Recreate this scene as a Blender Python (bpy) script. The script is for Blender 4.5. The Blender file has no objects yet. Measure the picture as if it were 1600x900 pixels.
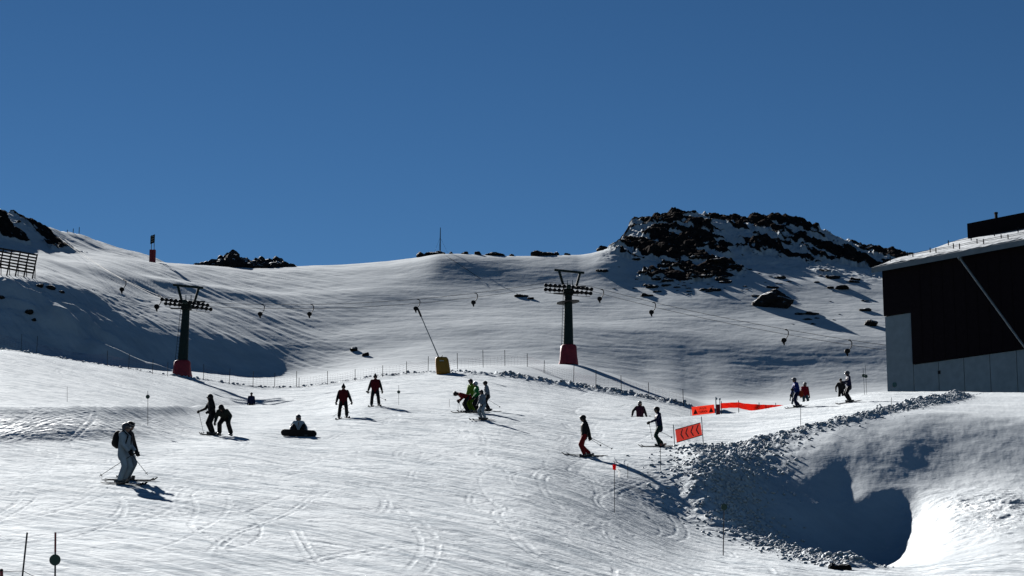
import bpy, bmesh, math, random
import numpy as np
from mathutils import Vector, Matrix
from mathutils.bvhtree import BVHTree

# ------------------------------------------------------------------ camera, sky, sun, exposure
scene = bpy.context.scene
COL = scene.collection
CAMZ = 1.7
PITCH = math.radians(11.0)
F = 3200.0                       # focal length in pixels of the 1600 px wide photograph
cam_d = bpy.data.cameras.new("camera")
cam_d.sensor_width = 36.0
cam_d.lens = 36.0 * F / 1600.0
cam_d.clip_start = 0.5
cam_d.clip_end = 6000
cam = bpy.data.objects.new("camera", cam_d)
COL.objects.link(cam)
cam.location = (0, 0, CAMZ)
cam.rotation_euler = (math.pi / 2 + PITCH, 0, 0)
scene.camera = cam

SUN_EL = math.radians(25.0)
SUN_AZ = math.radians(22.0)      # to the left of the view direction, behind the slope
SUNDIR = Vector((-math.sin(SUN_AZ) * math.cos(SUN_EL), math.cos(SUN_AZ) * math.cos(SUN_EL), math.sin(SUN_EL)))
world = bpy.data.worlds.new("World")
scene.world = world
world.use_nodes = True
wn = world.node_tree
for n in list(wn.nodes):
    wn.nodes.remove(n)
sky = wn.nodes.new('ShaderNodeTexSky')
sky.sky_type = 'NISHITA'
sky.sun_disc = False
sky.sun_elevation = SUN_EL
sky.sun_rotation = -SUN_AZ
sky.altitude = 3000
sky.air_density = 1.0
sky.dust_density = 0.0
sky.ozone_density = 3.0
hs = wn.nodes.new('ShaderNodeHueSaturation')          # thin, clean high-altitude air
hs.inputs['Hue'].default_value = 0.494
hs.inputs['Saturation'].default_value = 1.075
hs.inputs['Value'].default_value = 0.204
gm = wn.nodes.new('ShaderNodeGamma')                   # deep high-altitude sky: darker away from the sun
gm.inputs['Gamma'].default_value = 1.3
wn.links.new(sky.outputs[0], gm.inputs['Color'])
wn.links.new(gm.outputs[0], hs.inputs['Color'])
bg = wn.nodes.new('ShaderNodeBackground')
bg.inputs['Strength'].default_value = 0.05
wo = wn.nodes.new('ShaderNodeOutputWorld')
wn.links.new(hs.outputs[0], bg.inputs['Color'])
wn.links.new(bg.outputs[0], wo.inputs['Surface'])

sun_d = bpy.data.lights.new("sun", 'SUN')
sun_d.energy = 5.0
sun_d.angle = math.radians(0.53)
sun_d.color = (1.0, 0.985, 0.955)
sun = bpy.data.objects.new("sun", sun_d)
COL.objects.link(sun)
sun.location = (-60, 160, 120)
sun.rotation_euler = SUNDIR.to_track_quat('Z', 'Y').to_euler()

vs = scene.view_settings
vs.view_transform = 'Standard'
vs.look = 'None'
vs.gamma = 1.0
vs.use_curve_mapping = False
vs.exposure = 1.45
scene.cycles.use_denoising = True
scene.cycles.max_bounces = 6
scene.cycles.diffuse_bounces = 0

# ------------------------------------------------------------------ small helpers
rng = random.Random(7)
nrng = np.random.default_rng(11)
CP, SP = math.cos(PITCH), math.sin(PITCH)


def lin(c):
    return tuple(((x / 255) / 12.92 if x / 255 <= 0.04045 else ((x / 255 + 0.055) / 1.055) ** 2.4) for x in c)


def pix(px, py, y):
    """world point seen at photo pixel (px, py) at the distance y up the slope"""
    u = (px - 800) / F
    v = (450 - py) / F
    d = Vector((u, CP - v * SP, SP + v * CP))
    return Vector((0, 0, CAMZ)) + d * (y / d.y)


def pixdir(px, py):
    u = (px - 800) / F
    v = (450 - py) / F
    return Vector((u, CP - v * SP, SP + v * CP)).normalized()


def proj(p):
    x, y, z = p[0], p[1], p[2] - CAMZ
    dep = y * CP + z * SP
    up = -y * SP + z * CP
    return 800 + F * x / dep, 450 - F * up / dep


def mat(name, color, rough=0.6, metal=0.0, spec=0.5, noise=None, bump=None):
    m = bpy.data.materials.new(name)
    m.use_nodes = True
    nt = m.node_tree
    b = nt.nodes['Principled BSDF']
    b.inputs['Base Color'].default_value = (*color[:3], 1)
    b.inputs['Roughness'].default_value = rough
    b.inputs['Metallic'].default_value = metal
    b.inputs['Specular IOR Level'].default_value = spec
    if noise or bump:
        tc = nt.nodes.new('ShaderNodeTexCoord')
    if noise:
        sc, amt = noise
        nz = nt.nodes.new('ShaderNodeTexNoise')
        nz.inputs['Scale'].default_value = sc
        nz.inputs['Detail'].default_value = 5
        nt.links.new(tc.outputs['Object'], nz.inputs['Vector'])
        rp = nt.nodes.new('ShaderNodeValToRGB')
        rp.color_ramp.elements[0].position = 0.3
        rp.color_ramp.elements[1].position = 0.7
        rp.color_ramp.elements[0].color = (*[c * (1 - amt) for c in color[:3]], 1)
        rp.color_ramp.elements[1].color = (*[min(1, c * (1 + amt)) for c in color[:3]], 1)
        nt.links.new(nz.outputs[0], rp.inputs[0])
        nt.links.new(rp.outputs[0], b.inputs['Base Color'])
    if bump:
        sc, st, dist = bump
        nb = nt.nodes.new('ShaderNodeTexNoise')
        nb.inputs['Scale'].default_value = sc
        nb.inputs['Detail'].default_value = 6
        nt.links.new(tc.outputs['Object'], nb.inputs['Vector'])
        bp = nt.nodes.new('ShaderNodeBump')
        bp.inputs['Strength'].default_value = st
        bp.inputs['Distance'].default_value = dist
        nt.links.new(nb.outputs[0], bp.inputs['Height'])
        nt.links.new(bp.outputs[0], b.inputs['Normal'])
    return m


def link(name, me, m=None, parent=None, smooth=False):
    o = bpy.data.objects.new(name, me)
    COL.objects.link(o)
    if m is not None:
        for mm in (m if isinstance(m, (list, tuple)) else [m]):
            me.materials.append(mm)
    if parent is not None:
        o.parent = parent
    if smooth:
        me.polygons.foreach_set('use_smooth', [True] * len(me.polygons))
    return o


def tag(o, label=None, cat=None, group=None, kind=None):
    if label:
        o['label'] = label
    if cat:
        o['category'] = cat
    if group:
        o['group'] = group
    if kind:
        o['kind'] = kind
    return o


def empty(name, loc, rz=0.0):
    o = bpy.data.objects.new(name, None)
    o.empty_display_size = 0.2
    o.location = loc
    o.rotation_euler = (0, 0, rz)
    COL.objects.link(o)
    return o


class MB:
    """collects solid shapes into one mesh"""

    def __init__(self):
        self.v, self.f = [], []

    def add(self, vs, fs):
        n = len(self.v)
        self.v += [tuple(p) for p in vs]
        self.f += [tuple(i + n for i in q) for q in fs]
        return self

    def box(self, c, s, M=None):
        x, y, z = s[0] / 2, s[1] / 2, s[2] / 2
        vs = [Vector((sx * x, sy * y, sz * z)) for sx in (-1, 1) for sy in (-1, 1) for sz in (-1, 1)]
        if M is not None:
            vs = [M @ p for p in vs]
        vs = [p + Vector(c) for p in vs]
        return self.add(vs, [(0, 1, 3, 2), (4, 6, 7, 5), (0, 4, 5, 1), (2, 3, 7, 6), (0, 2, 6, 4), (1, 5, 7, 3)])

    def tube(self, pts, r, n=8, cap=True):
        pts = [Vector(p) for p in pts]
        rs = r if isinstance(r, (list, tuple)) else [r] * len(pts)
        base = len(self.v)
        ref = None
        for i, p in enumerate(pts):
            a = pts[max(i - 1, 0)]
            b = pts[min(i + 1, len(pts) - 1)]
            t = (b - a).normalized()
            if ref is None or abs(ref.dot(t)) > 0.98:
                ref = Vector((1, 0, 0)) if abs(t.x) < 0.9 else Vector((0, 1, 0))
            e1 = (ref - t * ref.dot(t)).normalized()
            ref = e1
            e2 = t.cross(e1)
            for k in range(n):
                an = 2 * math.pi * k / n
                self.v.append(tuple(p + (e1 * math.cos(an) + e2 * math.sin(an)) * rs[i]))
        for i in range(len(pts) - 1):
            for k in range(n):
                k2 = (k + 1) % n
                self.f.append((base + i * n + k, base + i * n + k2, base + (i + 1) * n + k2, base + (i + 1) * n + k))
        if cap:
            self.f.append(tuple(base + k for k in reversed(range(n))))
            self.f.append(tuple(base + (len(pts) - 1) * n + k for k in range(n)))
        return self

    def sphere(self, c, r, n=10, m=7, M=None):
        r = r if isinstance(r, (tuple, list, Vector)) else (r, r, r)
        base = len(self.v)
        c = Vector(c)

        def put(p):
            q = Vector((p[0] * r[0], p[1] * r[1], p[2] * r[2]))
            if M is not None:
                q = M @ q
            self.v.append(tuple(c + q))
        put((0, 0, 1))
        for i in range(1, m):
            th = math.pi * i / m
            for k in range(n):
                an = 2 * math.pi * k / n
                put((math.sin(th) * math.cos(an), math.sin(th) * math.sin(an), math.cos(th)))
        put((0, 0, -1))
        for k in range(n):
            self.f.append((base, base + 1 + k, base + 1 + (k + 1) % n))
        for i in range(m - 2):
            for k in range(n):
                a = base + 1 + i * n
                self.f.append((a + k, a + n + k, a + n + (k + 1) % n, a + (k + 1) % n))
        last = base + 1 + (m - 1) * n
        a = base + 1 + (m - 2) * n
        for k in range(n):
            self.f.append((last, a + (k + 1) % n, a + k))
        return self

    def cone(self, a, b, ra, rb, n=10):
        """closed capsule with two radii"""
        a, b = Vector(a), Vector(b)
        t = b - a
        L = t.length
        if L < 1e-6:
            return self.sphere(a, max(ra, rb), n)
        t /= L
        pts, rs = [], []
        for q in (1.0, 0.92, 0.7, 0.38):
            pts.append(a - t * ra * q)
            rs.append(max(0.0005, ra * math.sqrt(max(0.0, 1 - q * q))))
        pts.append(a); rs.append(ra)
        pts.append(b); rs.append(rb)
        for q in (0.38, 0.7, 0.92, 1.0):
            pts.append(b + t * rb * q)
            rs.append(max(0.0005, rb * math.sqrt(max(0.0, 1 - q * q))))
        return self.tube(pts, rs, n)

    def prism(self, poly, origin, ex, ey, thick):
        """extruded polygon: poly in (ex, ey) plane, thick along ex x ey, centred"""
        ex, ey, o = Vector(ex), Vector(ey), Vector(origin)
        nz = ex.cross(ey).normalized() * thick / 2
        n = len(poly)
        vs = [o + ex * p[0] + ey * p[1] - nz for p in poly] + [o + ex * p[0] + ey * p[1] + nz for p in poly]
        fs = [tuple(reversed(range(n))), tuple(range(n, 2 * n))]
        fs += [(i, (i + 1) % n, n + (i + 1) % n, n + i) for i in range(n)]
        return self.add(vs, fs)

    def mesh(self, name):
        me = bpy.data.meshes.new(name)
        me.from_pydata(self.v, [], self.f)
        bm = bmesh.new()
        bm.from_mesh(me)
        bmesh.ops.recalc_face_normals(bm, faces=bm.faces)
        bm.to_mesh(me)
        bm.free()
        return me

    def build(self, name, m=None, parent=None, smooth=False, origin=None, remesh=None, smoothit=4):
        if origin is not None:
            o0 = Vector(origin)
            self.v = [tuple(Vector(p) - o0) for p in self.v]
        me = self.mesh(name)
        o = link(name, me, m, parent, smooth)
        if origin is not None:
            o.location = o0
        if remesh:
            md = o.modifiers.new('union', 'REMESH')
            md.mode = 'VOXEL'
            md.voxel_size = remesh
            md.use_smooth_shade = True
            if smoothit:
                sm = o.modifiers.new('soft', 'SMOOTH')
                sm.factor = 0.5
                sm.iterations = smoothit
        return o


# ------------------------------------------------------------------ numpy noise
def _hash(ix, iy, seed):
    h = (ix.astype(np.int64) * 374761393 + iy.astype(np.int64) * 668265263 + seed * 974711) & 0xFFFFFFFF
    h = ((h ^ (h >> 13)) * 1274126177) & 0xFFFFFFFF
    return (h ^ (h >> 16)) & 0xFFFFFFFF


def perlin(x, y, seed=0):
    x0 = np.floor(x); y0 = np.floor(y)
    fx = x - x0; fy = y - y0
    u = fx * fx * fx * (fx * (fx * 6 - 15) + 10)
    v = fy * fy * fy * (fy * (fy * 6 - 15) + 10)

    def g(ix, iy, dx, dy):
        a = _hash(ix, iy, seed).astype(np.float64) * (2 * np.pi / 4294967296.0)
        return np.cos(a) * dx + np.sin(a) * dy
    n00 = g(x0, y0, fx, fy); n10 = g(x0 + 1, y0, fx - 1, fy)
    n01 = g(x0, y0 + 1, fx, fy - 1); n11 = g(x0 + 1, y0 + 1, fx - 1, fy - 1)
    return 1.5 * ((n00 * (1 - u) + n10 * u) * (1 - v) + (n01 * (1 - u) + n11 * u) * v)


def fbm(x, y, scale, octs=4, seed=0, gain=0.5, ridged=False):
    out = np.zeros_like(x); a = 1.0; tot = 0.0; f = 1.0 / scale
    for k in range(octs):
        n = perlin(x * f + 17.3 * k, y * f - 9.1 * k, seed + k)
        if ridged:
            n = 1 - 2 * np.abs(n)
        out += a * n; tot += a
        a *= gain; f *= 2.03
    return out / tot


def worley(x, y, scale, seed=0):
    """distance to the nearest of a jittered set of points, and that point's random value"""
    X = x / scale; Y = y / scale
    ix = np.floor(X); iy = np.floor(Y)
    best = np.full(X.shape, 9.0); val = np.zeros(X.shape)
    for dx in (-1, 0, 1):
        for dy in (-1, 0, 1):
            cx = ix + dx; cy = iy + dy
            h = _hash(cx, cy, seed); h2 = _hash(cx, cy, seed + 77)
            qx = cx + (h & 0xFFFF) / 65536.0; qy = cy + (h >> 16) / 65536.0
            dd = np.hypot(X - qx, Y - qy)
            m = dd < best
            best = np.where(m, dd, best); val = np.where(m, h2 / 4294967296.0, val)
    return best, val


def sstep(a, b, x):
    t = np.clip((x - a) / (b - a), 0, 1)
    return t * t * (3 - 2 * t)


def pchip(xk, yk, x):
    """monotone cubic through knots xk (K,), yk (K,) at x"""
    xk = np.asarray(xk, float); yk = np.asarray(yk, float)
    h = np.diff(xk); d = np.diff(yk) / h
    m = np.zeros_like(yk)
    m[1:-1] = np.where(d[1:] * d[:-1] > 0, 2 * d[1:] * d[:-1] / (d[1:] + d[:-1] + 1e-12), 0)
    m[0] = d[0]; m[-1] = d[-1]
    i = np.clip(np.searchsorted(xk, x) - 1, 0, len(h) - 1)
    t = (np.clip(x, xk[0], xk[-1]) - xk[i]) / h[i]
    return ((2 * t**3 - 3 * t**2 + 1) * yk[i] + (t**3 - 2 * t**2 + t) * h[i] * m[i]
            + (-2 * t**3 + 3 * t**2) * yk[i + 1] + (t**3 - t**2) * h[i] * m[i + 1])
# ------------------------------------------------------------------ the snow slope
# Profile lines of the mountain side, front to back.  Each line is a list of
# (bearing, distance, height-angle) surveyed from the photograph: px -> bearing, py -> elevation.
LINES = [
    # 0  just in front of the viewer
    [(-500, 5, 2200), (800, 5, 2200), (2100, 5, 2200)],
    # 1  just below the frame
    [(-500, 34, 930), (0, 34, 930), (600, 37, 930), (1000, 44, 930), (1200, 49, 928), (1350, 53, 930), (1600, 52, 940), (2100, 50, 945)],
    # 2  near skier on the left, near rim of the gully on the right
    [(-500, 57, 768), (0, 57, 765), (200, 58, 759), (400, 61, 750), (600, 65, 745), (800, 69, 745), (950, 72.5, 770), (1000, 73.5, 786), (1050, 73.5, 808),
     (1130, 71, 840), (1220, 68, 866), (1300, 66.5, 882), (1380, 65.5, 886), (1430, 65, 880), (1480, 64, 868), (1600, 62, 858), (2100, 59, 860)],
    # 3  foot of the left bank, floor of the gully
    [(-500, 74, 693), (0, 76, 692), (150, 78, 690), (250, 81.5, 686), (390, 86, 680), (480, 87, 684), (587, 86, 685), (735, 86, 688), (860, 85, 702),
     (912, 84, 715), (1000, 82, 722), (1050, 80.5, 732), (1100, 77, 762), (1150, 76, 806), (1200, 75.5, 838), (1260, 75.5, 866), (1300, 75.5, 880), (1370, 75.5, 888),
     (1398, 75.6, 880), (1430, 75.8, 850), (1462, 75.6, 812), (1500, 74.6, 798), (1600, 73, 790), (2100, 71, 790)],
    # 4  middle of the left bank, upper edge of the gully
    [(-500, 78, 672), (0, 78.0, 672), (150, 80.4, 670), (250, 86, 667), (390, 99, 665), (480, 97, 664), (587, 95, 664), (735, 95, 664), (860, 93.5, 679),
     (912, 92, 690), (1000, 90, 694), (1050, 88, 701), (1100, 81, 722), (1150, 80, 748), (1200, 80, 774), (1260, 80.2, 784), (1310, 80.8, 784), (1360, 81.5, 767),
     (1420, 82, 759), (1480, 81, 764), (1600, 79.5, 762), (2100, 78, 760)],
    # 5  below the lip, chunky ridge at the piste edge
    [(-500, 80.5, 651), (0, 80.4, 651), (150, 83.2, 650), (250, 91, 650), (390, 121, 648), (480, 115, 648), (587, 103, 646), (735, 103.5, 647), (860, 101, 661),
     (912, 101, 667), (1000, 99, 671), (1050, 97, 676), (1100, 95, 688), (1150, 93, 692), (1200, 92, 684), (1300, 91.5, 664), (1380, 93, 648), (1450, 93, 642),
     (1600, 92, 650), (2100, 92, 655)],
    # 6  the visible lip
    [(-500, 84, 636), (0, 83.2, 634), (150, 86.5, 633), (250, 96, 634), (390, 150, 633), (480, 138, 634), (587, 112, 634), (735, 113, 639), (860, 109, 648),
     (912, 110, 650), (1000, 112, 652), (1050, 113, 652), (1100, 115, 650), (1150, 119, 644), (1200, 124, 637), (1300, 132, 622), (1380, 137, 612),
     (1450, 135, 612), (1600, 124, 614), (2100, 115, 615)],
    # 7  dip behind the lip
    [(-500, 104, 642), (0, 105, 640), (150, 109, 639), (250, 118, 641), (390, 159, 649), (480, 148, 645), (587, 122, 637), (735, 121, 642), (860, 115.5, 653),
     (912, 116, 664), (1000, 119, 674), (1050, 122, 672), (1100, 127, 668), (1150, 132, 664), (1200, 142, 660), (1300, 150, 655), (1380, 155, 652),
     (1450, 152, 650), (1600, 148, 645), (2100, 145, 640)],
    # 8  slope beyond the dip
    [(-500, 140, 588), (0, 141, 592), (150, 143, 604), (250, 151, 615), (390, 173, 628), (480, 166, 626), (587, 151, 619), (735, 151, 616), (860, 148, 627),
     (912, 147, 634), (1000, 146, 640), (1050, 149, 645), (1100, 154, 650), (1150, 160, 650), (1200, 166, 648), (1300, 176, 645), (1380, 180, 642), (1600, 178, 636), (2100, 175, 630)],
    # 9  far edge of the piste
    [(-500, 180, 520), (0, 185, 547), (150, 192, 570), (284, 199, 589), (430, 200, 606), (512, 197, 601), (600, 192, 588), (692, 188, 583), (735, 183, 585), (790, 181, 588),
     (860, 179, 600), (950, 177, 613), (1000, 175, 622), (1060, 173, 634), (1110, 172, 645), (1200, 182, 642), (1300, 190, 640), (1600, 190, 635), (2100, 190, 630)],
    # 10 just behind that edge (the mound of the second pylon)
    [(-500, 190, 522), (0, 193, 549), (150, 200, 571), (284, 206, 586), (430, 208, 599), (512, 206, 591), (600, 202, 580), (692, 200, 577), (735, 198, 574), (790, 199, 571),
     (888, 200, 569), (950, 199, 582), (1000, 196, 598), (1060, 192, 617), (1110, 190, 632), (1200, 195, 636), (1300, 202, 634), (1600, 205, 632), (2100, 205, 630)],
    # 11 valley floor at the foot of the bowl
    [(-500, 203, 530), (0, 206, 553), (150, 214, 557), (284, 222, 575), (430, 225, 589), (512, 224, 582), (600, 223, 572), (692, 222, 570), (790, 222, 573),
     (888, 222, 578), (950, 221, 590), (1000, 220, 602), (1060, 216, 618), (1110, 215, 628), (1200, 219, 626), (1300, 222, 618), (1400, 224, 610), (2100, 224, 590)],
    # 12 lower bowl
    [(-500, 212, 470), (0, 217.5, 486), (80, 221.5, 490), (150, 226, 504), (284, 235, 522), (430, 243, 535), (600, 256, 508), (800, 258, 503), (1000, 256, 512), (1200, 254, 522),
     (1400, 254, 522), (2100, 250, 520)],
    # 13 upper bowl
    [(-500, 221, 420), (0, 226, 437), (50, 230, 440), (150, 244, 458), (230, 260, 466), (284, 270, 462), (430, 283, 456), (600, 288, 450), (800, 290, 450), (900, 288, 450), (1000, 285, 455),
     (1200, 282, 460), (1400, 282, 468), (2100, 280, 470)],
    # 14 crest of the bowl, foot of the rocky hills
    [(-500, 292, 370), (0, 290, 386), (50, 296, 391), (100, 304, 397), (180, 314, 404), (240, 322, 410), (300, 324, 415), (400, 327, 420), (500, 325, 418), (600, 323, 410), (640, 321, 404),
     (690, 317, 397), (760, 317, 400), (830, 317, 403), (900, 317, 401), (940, 316, 394), (980, 318, 388), (1060, 318, 390), (1200, 318, 400), (1300, 318, 410), (1430, 318, 425), (2100, 318, 440)],
    # 15 tops of the rocky hills
    [(-500, 325, 270), (-100, 318, 310), (0, 318, 331), (40, 322, 344), (80, 336, 356), (125, 368, 367), (160, 388, 380), (200, 396, 394), (240, 400, 406), (280, 400, 423), (330, 370, 432), (500, 360, 434), (640, 345, 425),
     (800, 342, 420), (900, 338, 412), (935, 334, 398), (965, 336, 386), (978, 340, 366), (990, 346, 350), (1020, 349, 346), (1060, 350, 339), (1100, 350, 341), (1160, 351, 345), (1210, 352, 345), (1250, 352, 352), (1300, 352, 370),
     (1350, 352, 388), (1430, 352, 404), (1530, 352, 430), (1700, 350, 455), (2100, 350, 470)],
    # 16 falling away behind
    [(-500, 470, 330), (0, 470, 400), (300, 470, 520), (800, 470, 520), (1060, 450, 430), (1300, 450, 450), (1600, 450, 560), (2100, 450, 560)],
    # 17 far side
    [(-500, 1500, 760), (800, 1500, 760), (2100, 1500, 760)],
]
for _k in range(12, 16):        # the bowl and its hills are steep
    LINES[_k] = [(p[0], 222 + (p[1] - 222) * 0.88 if p[1] > 222 else p[1], p[2]) for p in LINES[_k]]
ROWS = [14, 30, 230, 120, 60, 50, 50, 12, 60, 90, 40, 40, 100, 90, 75, 110, 10, 8]   # rows up to each line (index k: from k-1 to k)


def line_arrays(u):
    LD, LP = [], []
    for L in LINES:
        px = np.array([p[0] for p in L], float); d = np.array([p[1] for p in L], float); py = np.array([p[2] for p in L], float)
        v = (450 - py) / F
        uk = (px - 800) / F / (CP - v * SP)
        if len(L) > 3:
            ld = pchip(uk, np.log(d), u); pp = pchip(uk, py, u)
        else:
            ld = np.interp(u, uk, np.log(d)); pp = np.interp(u, uk, py)
        LD.append(ld); LP.append(pp)
    return np.array(LD), np.array(LP)


ucols = np.unique(np.concatenate([np.linspace(-0.44, -0.262, 36), np.linspace(-0.262, 0.262, 1060), np.linspace(0.262, 0.44, 36)]))
LD, LP = line_arrays(ucols)
# soften the survey corners sideways
ker = np.exp(-0.5 * (np.arange(-8, 9) / 4.0) ** 2); ker /= ker.sum()
for A in (LD, LP):
    for k in range(1, 14):
        A[k] = np.convolve(np.pad(A[k], 8, mode='edge'), ker, mode='valid')
K = len(LINES)
h = np.diff(LD, axis=0); dl = np.diff(LP, axis=0) / h
M = np.zeros_like(LP)
same = dl[1:] * dl[:-1] > 0
M[1:-1] = np.where(same, 2 * dl[1:] * dl[:-1] / np.where(same, dl[1:] + dl[:-1], 1), 0)
M[0] = dl[0]; M[-1] = dl[-1]
rows_ld, rows_py, rows_s = [LD[0]], [LP[0]], [0.0]
for k in range(K - 1):
    n = ROWS[k + 1]
    for j in range(1, n + 1):
        t = j / n
        rows_ld.append(LD[k] + h[k] * t)
        rows_py.append((2 * t**3 - 3 * t**2 + 1) * LP[k] + (t**3 - 2 * t**2 + t) * h[k] * M[k] + (-2 * t**3 + 3 * t**2) * LP[k + 1] + (t**3 - t**2) * h[k] * M[k + 1])
        rows_s.append(k + t)
LDR = np.array(rows_ld); PYR = np.array(rows_py); SR = np.array(rows_s)
NR, NC = LDR.shape
D = np.exp(LDR)
X = D * ucols[None, :]
V = (450 - PYR) / F
Z = CAMZ + D * (SP + V * CP) / (CP - V * SP)
PXR = 800 + F * ucols[None, :] * (CP - V * SP)
S = np.repeat(SR[:, None], NC, 1)
Y = D


def polydist(x, y, pts):
    """distance to a world polyline and the position along it (0..1)"""
    best = np.full(x.shape, 1e9); par = np.zeros(x.shape); side = np.zeros(x.shape)
    n = len(pts) - 1
    for i in range(n):
        ax, ay = pts[i]; bx, by = pts[i + 1]
        dx, dy = bx - ax, by - ay
        t = np.clip(((x - ax) * dx + (y - ay) * dy) / (dx * dx + dy * dy), 0, 1)
        q = np.hypot(x - ax - t * dx, y - ay - t * dy)
        m = q < best
        best = np.where(m, q, best); par = np.where(m, (i + t) / n, par)
        side = np.where(m, np.sign((x - ax) * dy - (y - ay) * dx), side)
    return best, par, side


def ground_xy(px, s):
    """world x, y on profile coordinate s (line number) at bearing px"""
    i = int(np.argmin(np.abs(SR - s)))
    j = int(np.argmin(np.abs(PXR[i] - px)))
    return float(X[i, j]), float(Y[i, j])


def on_rows(px, py, smin=0.5, smax=15.0):
    """first ground point (front to back) that shows at pixel px, py"""
    i0 = int(np.argmin(np.abs(SR - smin)))
    for i in range(i0, NR):
        if SR[i] > smax:
            break
        j = int(np.argmin(np.abs(PXR[i] - px)))
        if PYR[i, j] <= py:
            return float(X[i, j]), float(Y[i, j])
    return float(X[i, j]), float(Y[i, j])
# ---- regions
piste = 1 - sstep(8.9, 9.15, S)
# right-hand untouched bank and gully: below the chunky ridge
RIDGE = [on_rows(*p) for p in [(1345, 890), (1255, 871), (1185, 842), (1145, 800), (1125, 760), (1128, 724), (1165, 702), (1205, 688), (1262, 673), (1332, 657), (1400, 642), (1470, 627), (1500, 621)]]
rd, rp, rs = polydist(X, Y, RIDGE)
wild_r = ((PXR > 1060) & (S > 1.9) & (S < 7)).astype(float) * np.where(rs > 0, sstep(0.0, 2.5, rd), 0)
# ridge of clods: wide at the gully, thin towards the building
rwid = np.interp(rp, [0, 0.12, 0.3, 0.5, 0.65, 1.0], [0.6, 1.4, 1.9, 1.9, 1.0, 0.7])
clod = np.exp(-(rd / rwid) ** 2) * (S < 7.2)
# ridge along the far edge of the piste
EDGE = [ground_xy(p, 9.0) for p in (-200, -60, 60, 150, 220, 284, 350, 430, 512, 600, 650, 692, 735, 790, 860, 905, 950, 1000, 1060, 1110)]
ed, ep, es = polydist(X, Y, EDGE)
ewid = np.interp(ep, [0, 0.45, 0.6, 0.75, 1.0], [0.9, 0.8, 1.0, 1.8, 1.6])
eclod = np.exp(-(ed / ewid) ** 2) * (S > 8.3) * (S < 10)
bowl = sstep(10.6, 11.4, S)
far = sstep(13.6, 14.3, S)
hill_r = ((PXR > 925) & (PXR < 2000)).astype(float) * sstep(12.9, 13.3, S) * np.clip((PXR - 925) / 40, 0, 1)
hill_l = (PXR < 290).astype(float) * sstep(14.0, 14.15, S)
left_bank = sstep(10.8, 11.3, S) * (1 - sstep(12.9, 13.3, S)) * (1 - sstep(150, 330, PXR))

# ---- relief
ca, sa = math.cos(math.radians(-20)), math.sin(math.radians(-20))
XR = X * ca - Y * sa; YR = X * sa + Y * ca
natural = np.clip(wild_r + bowl, 0, 1)
dz = np.zeros_like(X)
dz += piste * (1 - wild_r) * (0.10 * fbm(X, Y, 9.0, 3, 1) + 0.030 * fbm(XR * 2.2, YR * 0.5, 1.6, 4, 5) + 0.012 * fbm(X, Y, 0.5, 3, 9))
dz += np.exp(-((PXR - 1560) / 120) ** 2) * np.exp(-((S - 3.1) / 0.8) ** 2) * (0.09 * fbm(X, Y, 0.7, 4, 27, 0.6, True) + 0.12 * fbm(X, Y, 2.0, 3, 29, 0.5, True))
dz += wild_r * (0.075 * fbm(X, Y * 0.8, 4.5, 4, 21) + 0.030 * fbm(X, Y * 0.8, 0.9, 4, 25, 0.6))
sast = fbm(X * 0.8 + Y * 0.25, Y * 0.9 - X * 0.1, 14.0, 5, 31)
fbu = X * 0.78 + Y * 0.62; fbv = X * 0.62 - Y * 0.78
dz += bowl * (0.75 * fbm(X, Y, 40.0, 3, 33) + 0.07 * sast + 0.17 * fbm(X, Y * 1.2, 22.0, 3, 36) + 0.05 * fbm(X * 0.6, Y, 2.0, 5, 35, 0.6))
dz += left_bank * (0.55 * fbm(X, Y, 12.0, 4, 41) + 0.30 * fbm(fbu, fbv / 5.0, 3.2, 4, 42, 0.6) + 0.10 * fbm(X, Y, 1.6, 3, 43))
# fluted lines down the bowl's left side and a sunlit shelf
fl_u = X * 0.62 - Y * 0.78; fl_v = X * 0.78 + Y * 0.62
flm = bowl * (1 - sstep(420, 620, PXR)) * (1 - sstep(13.7, 14.1, S))
dz += flm * (0.30 * fbm(fl_v, fl_u / 14.0, 2.6, 4, 45, 0.6) + 0.10 * fbm(fl_v, fl_u / 30.0, 0.9, 3, 46))
for pts_, amp, wd in (([(28, 455), (62, 476), (95, 505), (118, 530), (165, 560), (235, 578)], 1.5, 1.9), ([(82, 470), (112, 488), (150, 520), (200, 545)], 0.6, 1.0), ([(0, 470), (40, 486), (70, 510)], 0.5, 0.8)):
    wl_ = [on_rows(a_, b_, 10.6, 14) for a_, b_ in pts_]
    qd, qp, qs = polydist(X, Y, wl_)
    dz += (S > 10.5) * (S < 13.6) * amp * np.exp(-(qd / wd) ** 2) * np.clip(0.35 + 1.3 * np.sin(np.pi * np.clip(qp, 0.02, 0.98)) * (0.6 + 0.6 * fbm(X, Y, 5.0, 2, 88)), 0, 1.3)
sx_, sy_ = ground_xy(318, 13.1)
dz += 0.9 * np.exp(-((X - sx_) / 9.0) ** 2 - ((Y - sy_) / 5.5) ** 2)
# clods
def dome(w, r):
    return np.sqrt(np.clip(1 - (w / r) ** 2, 0, 1))


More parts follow.
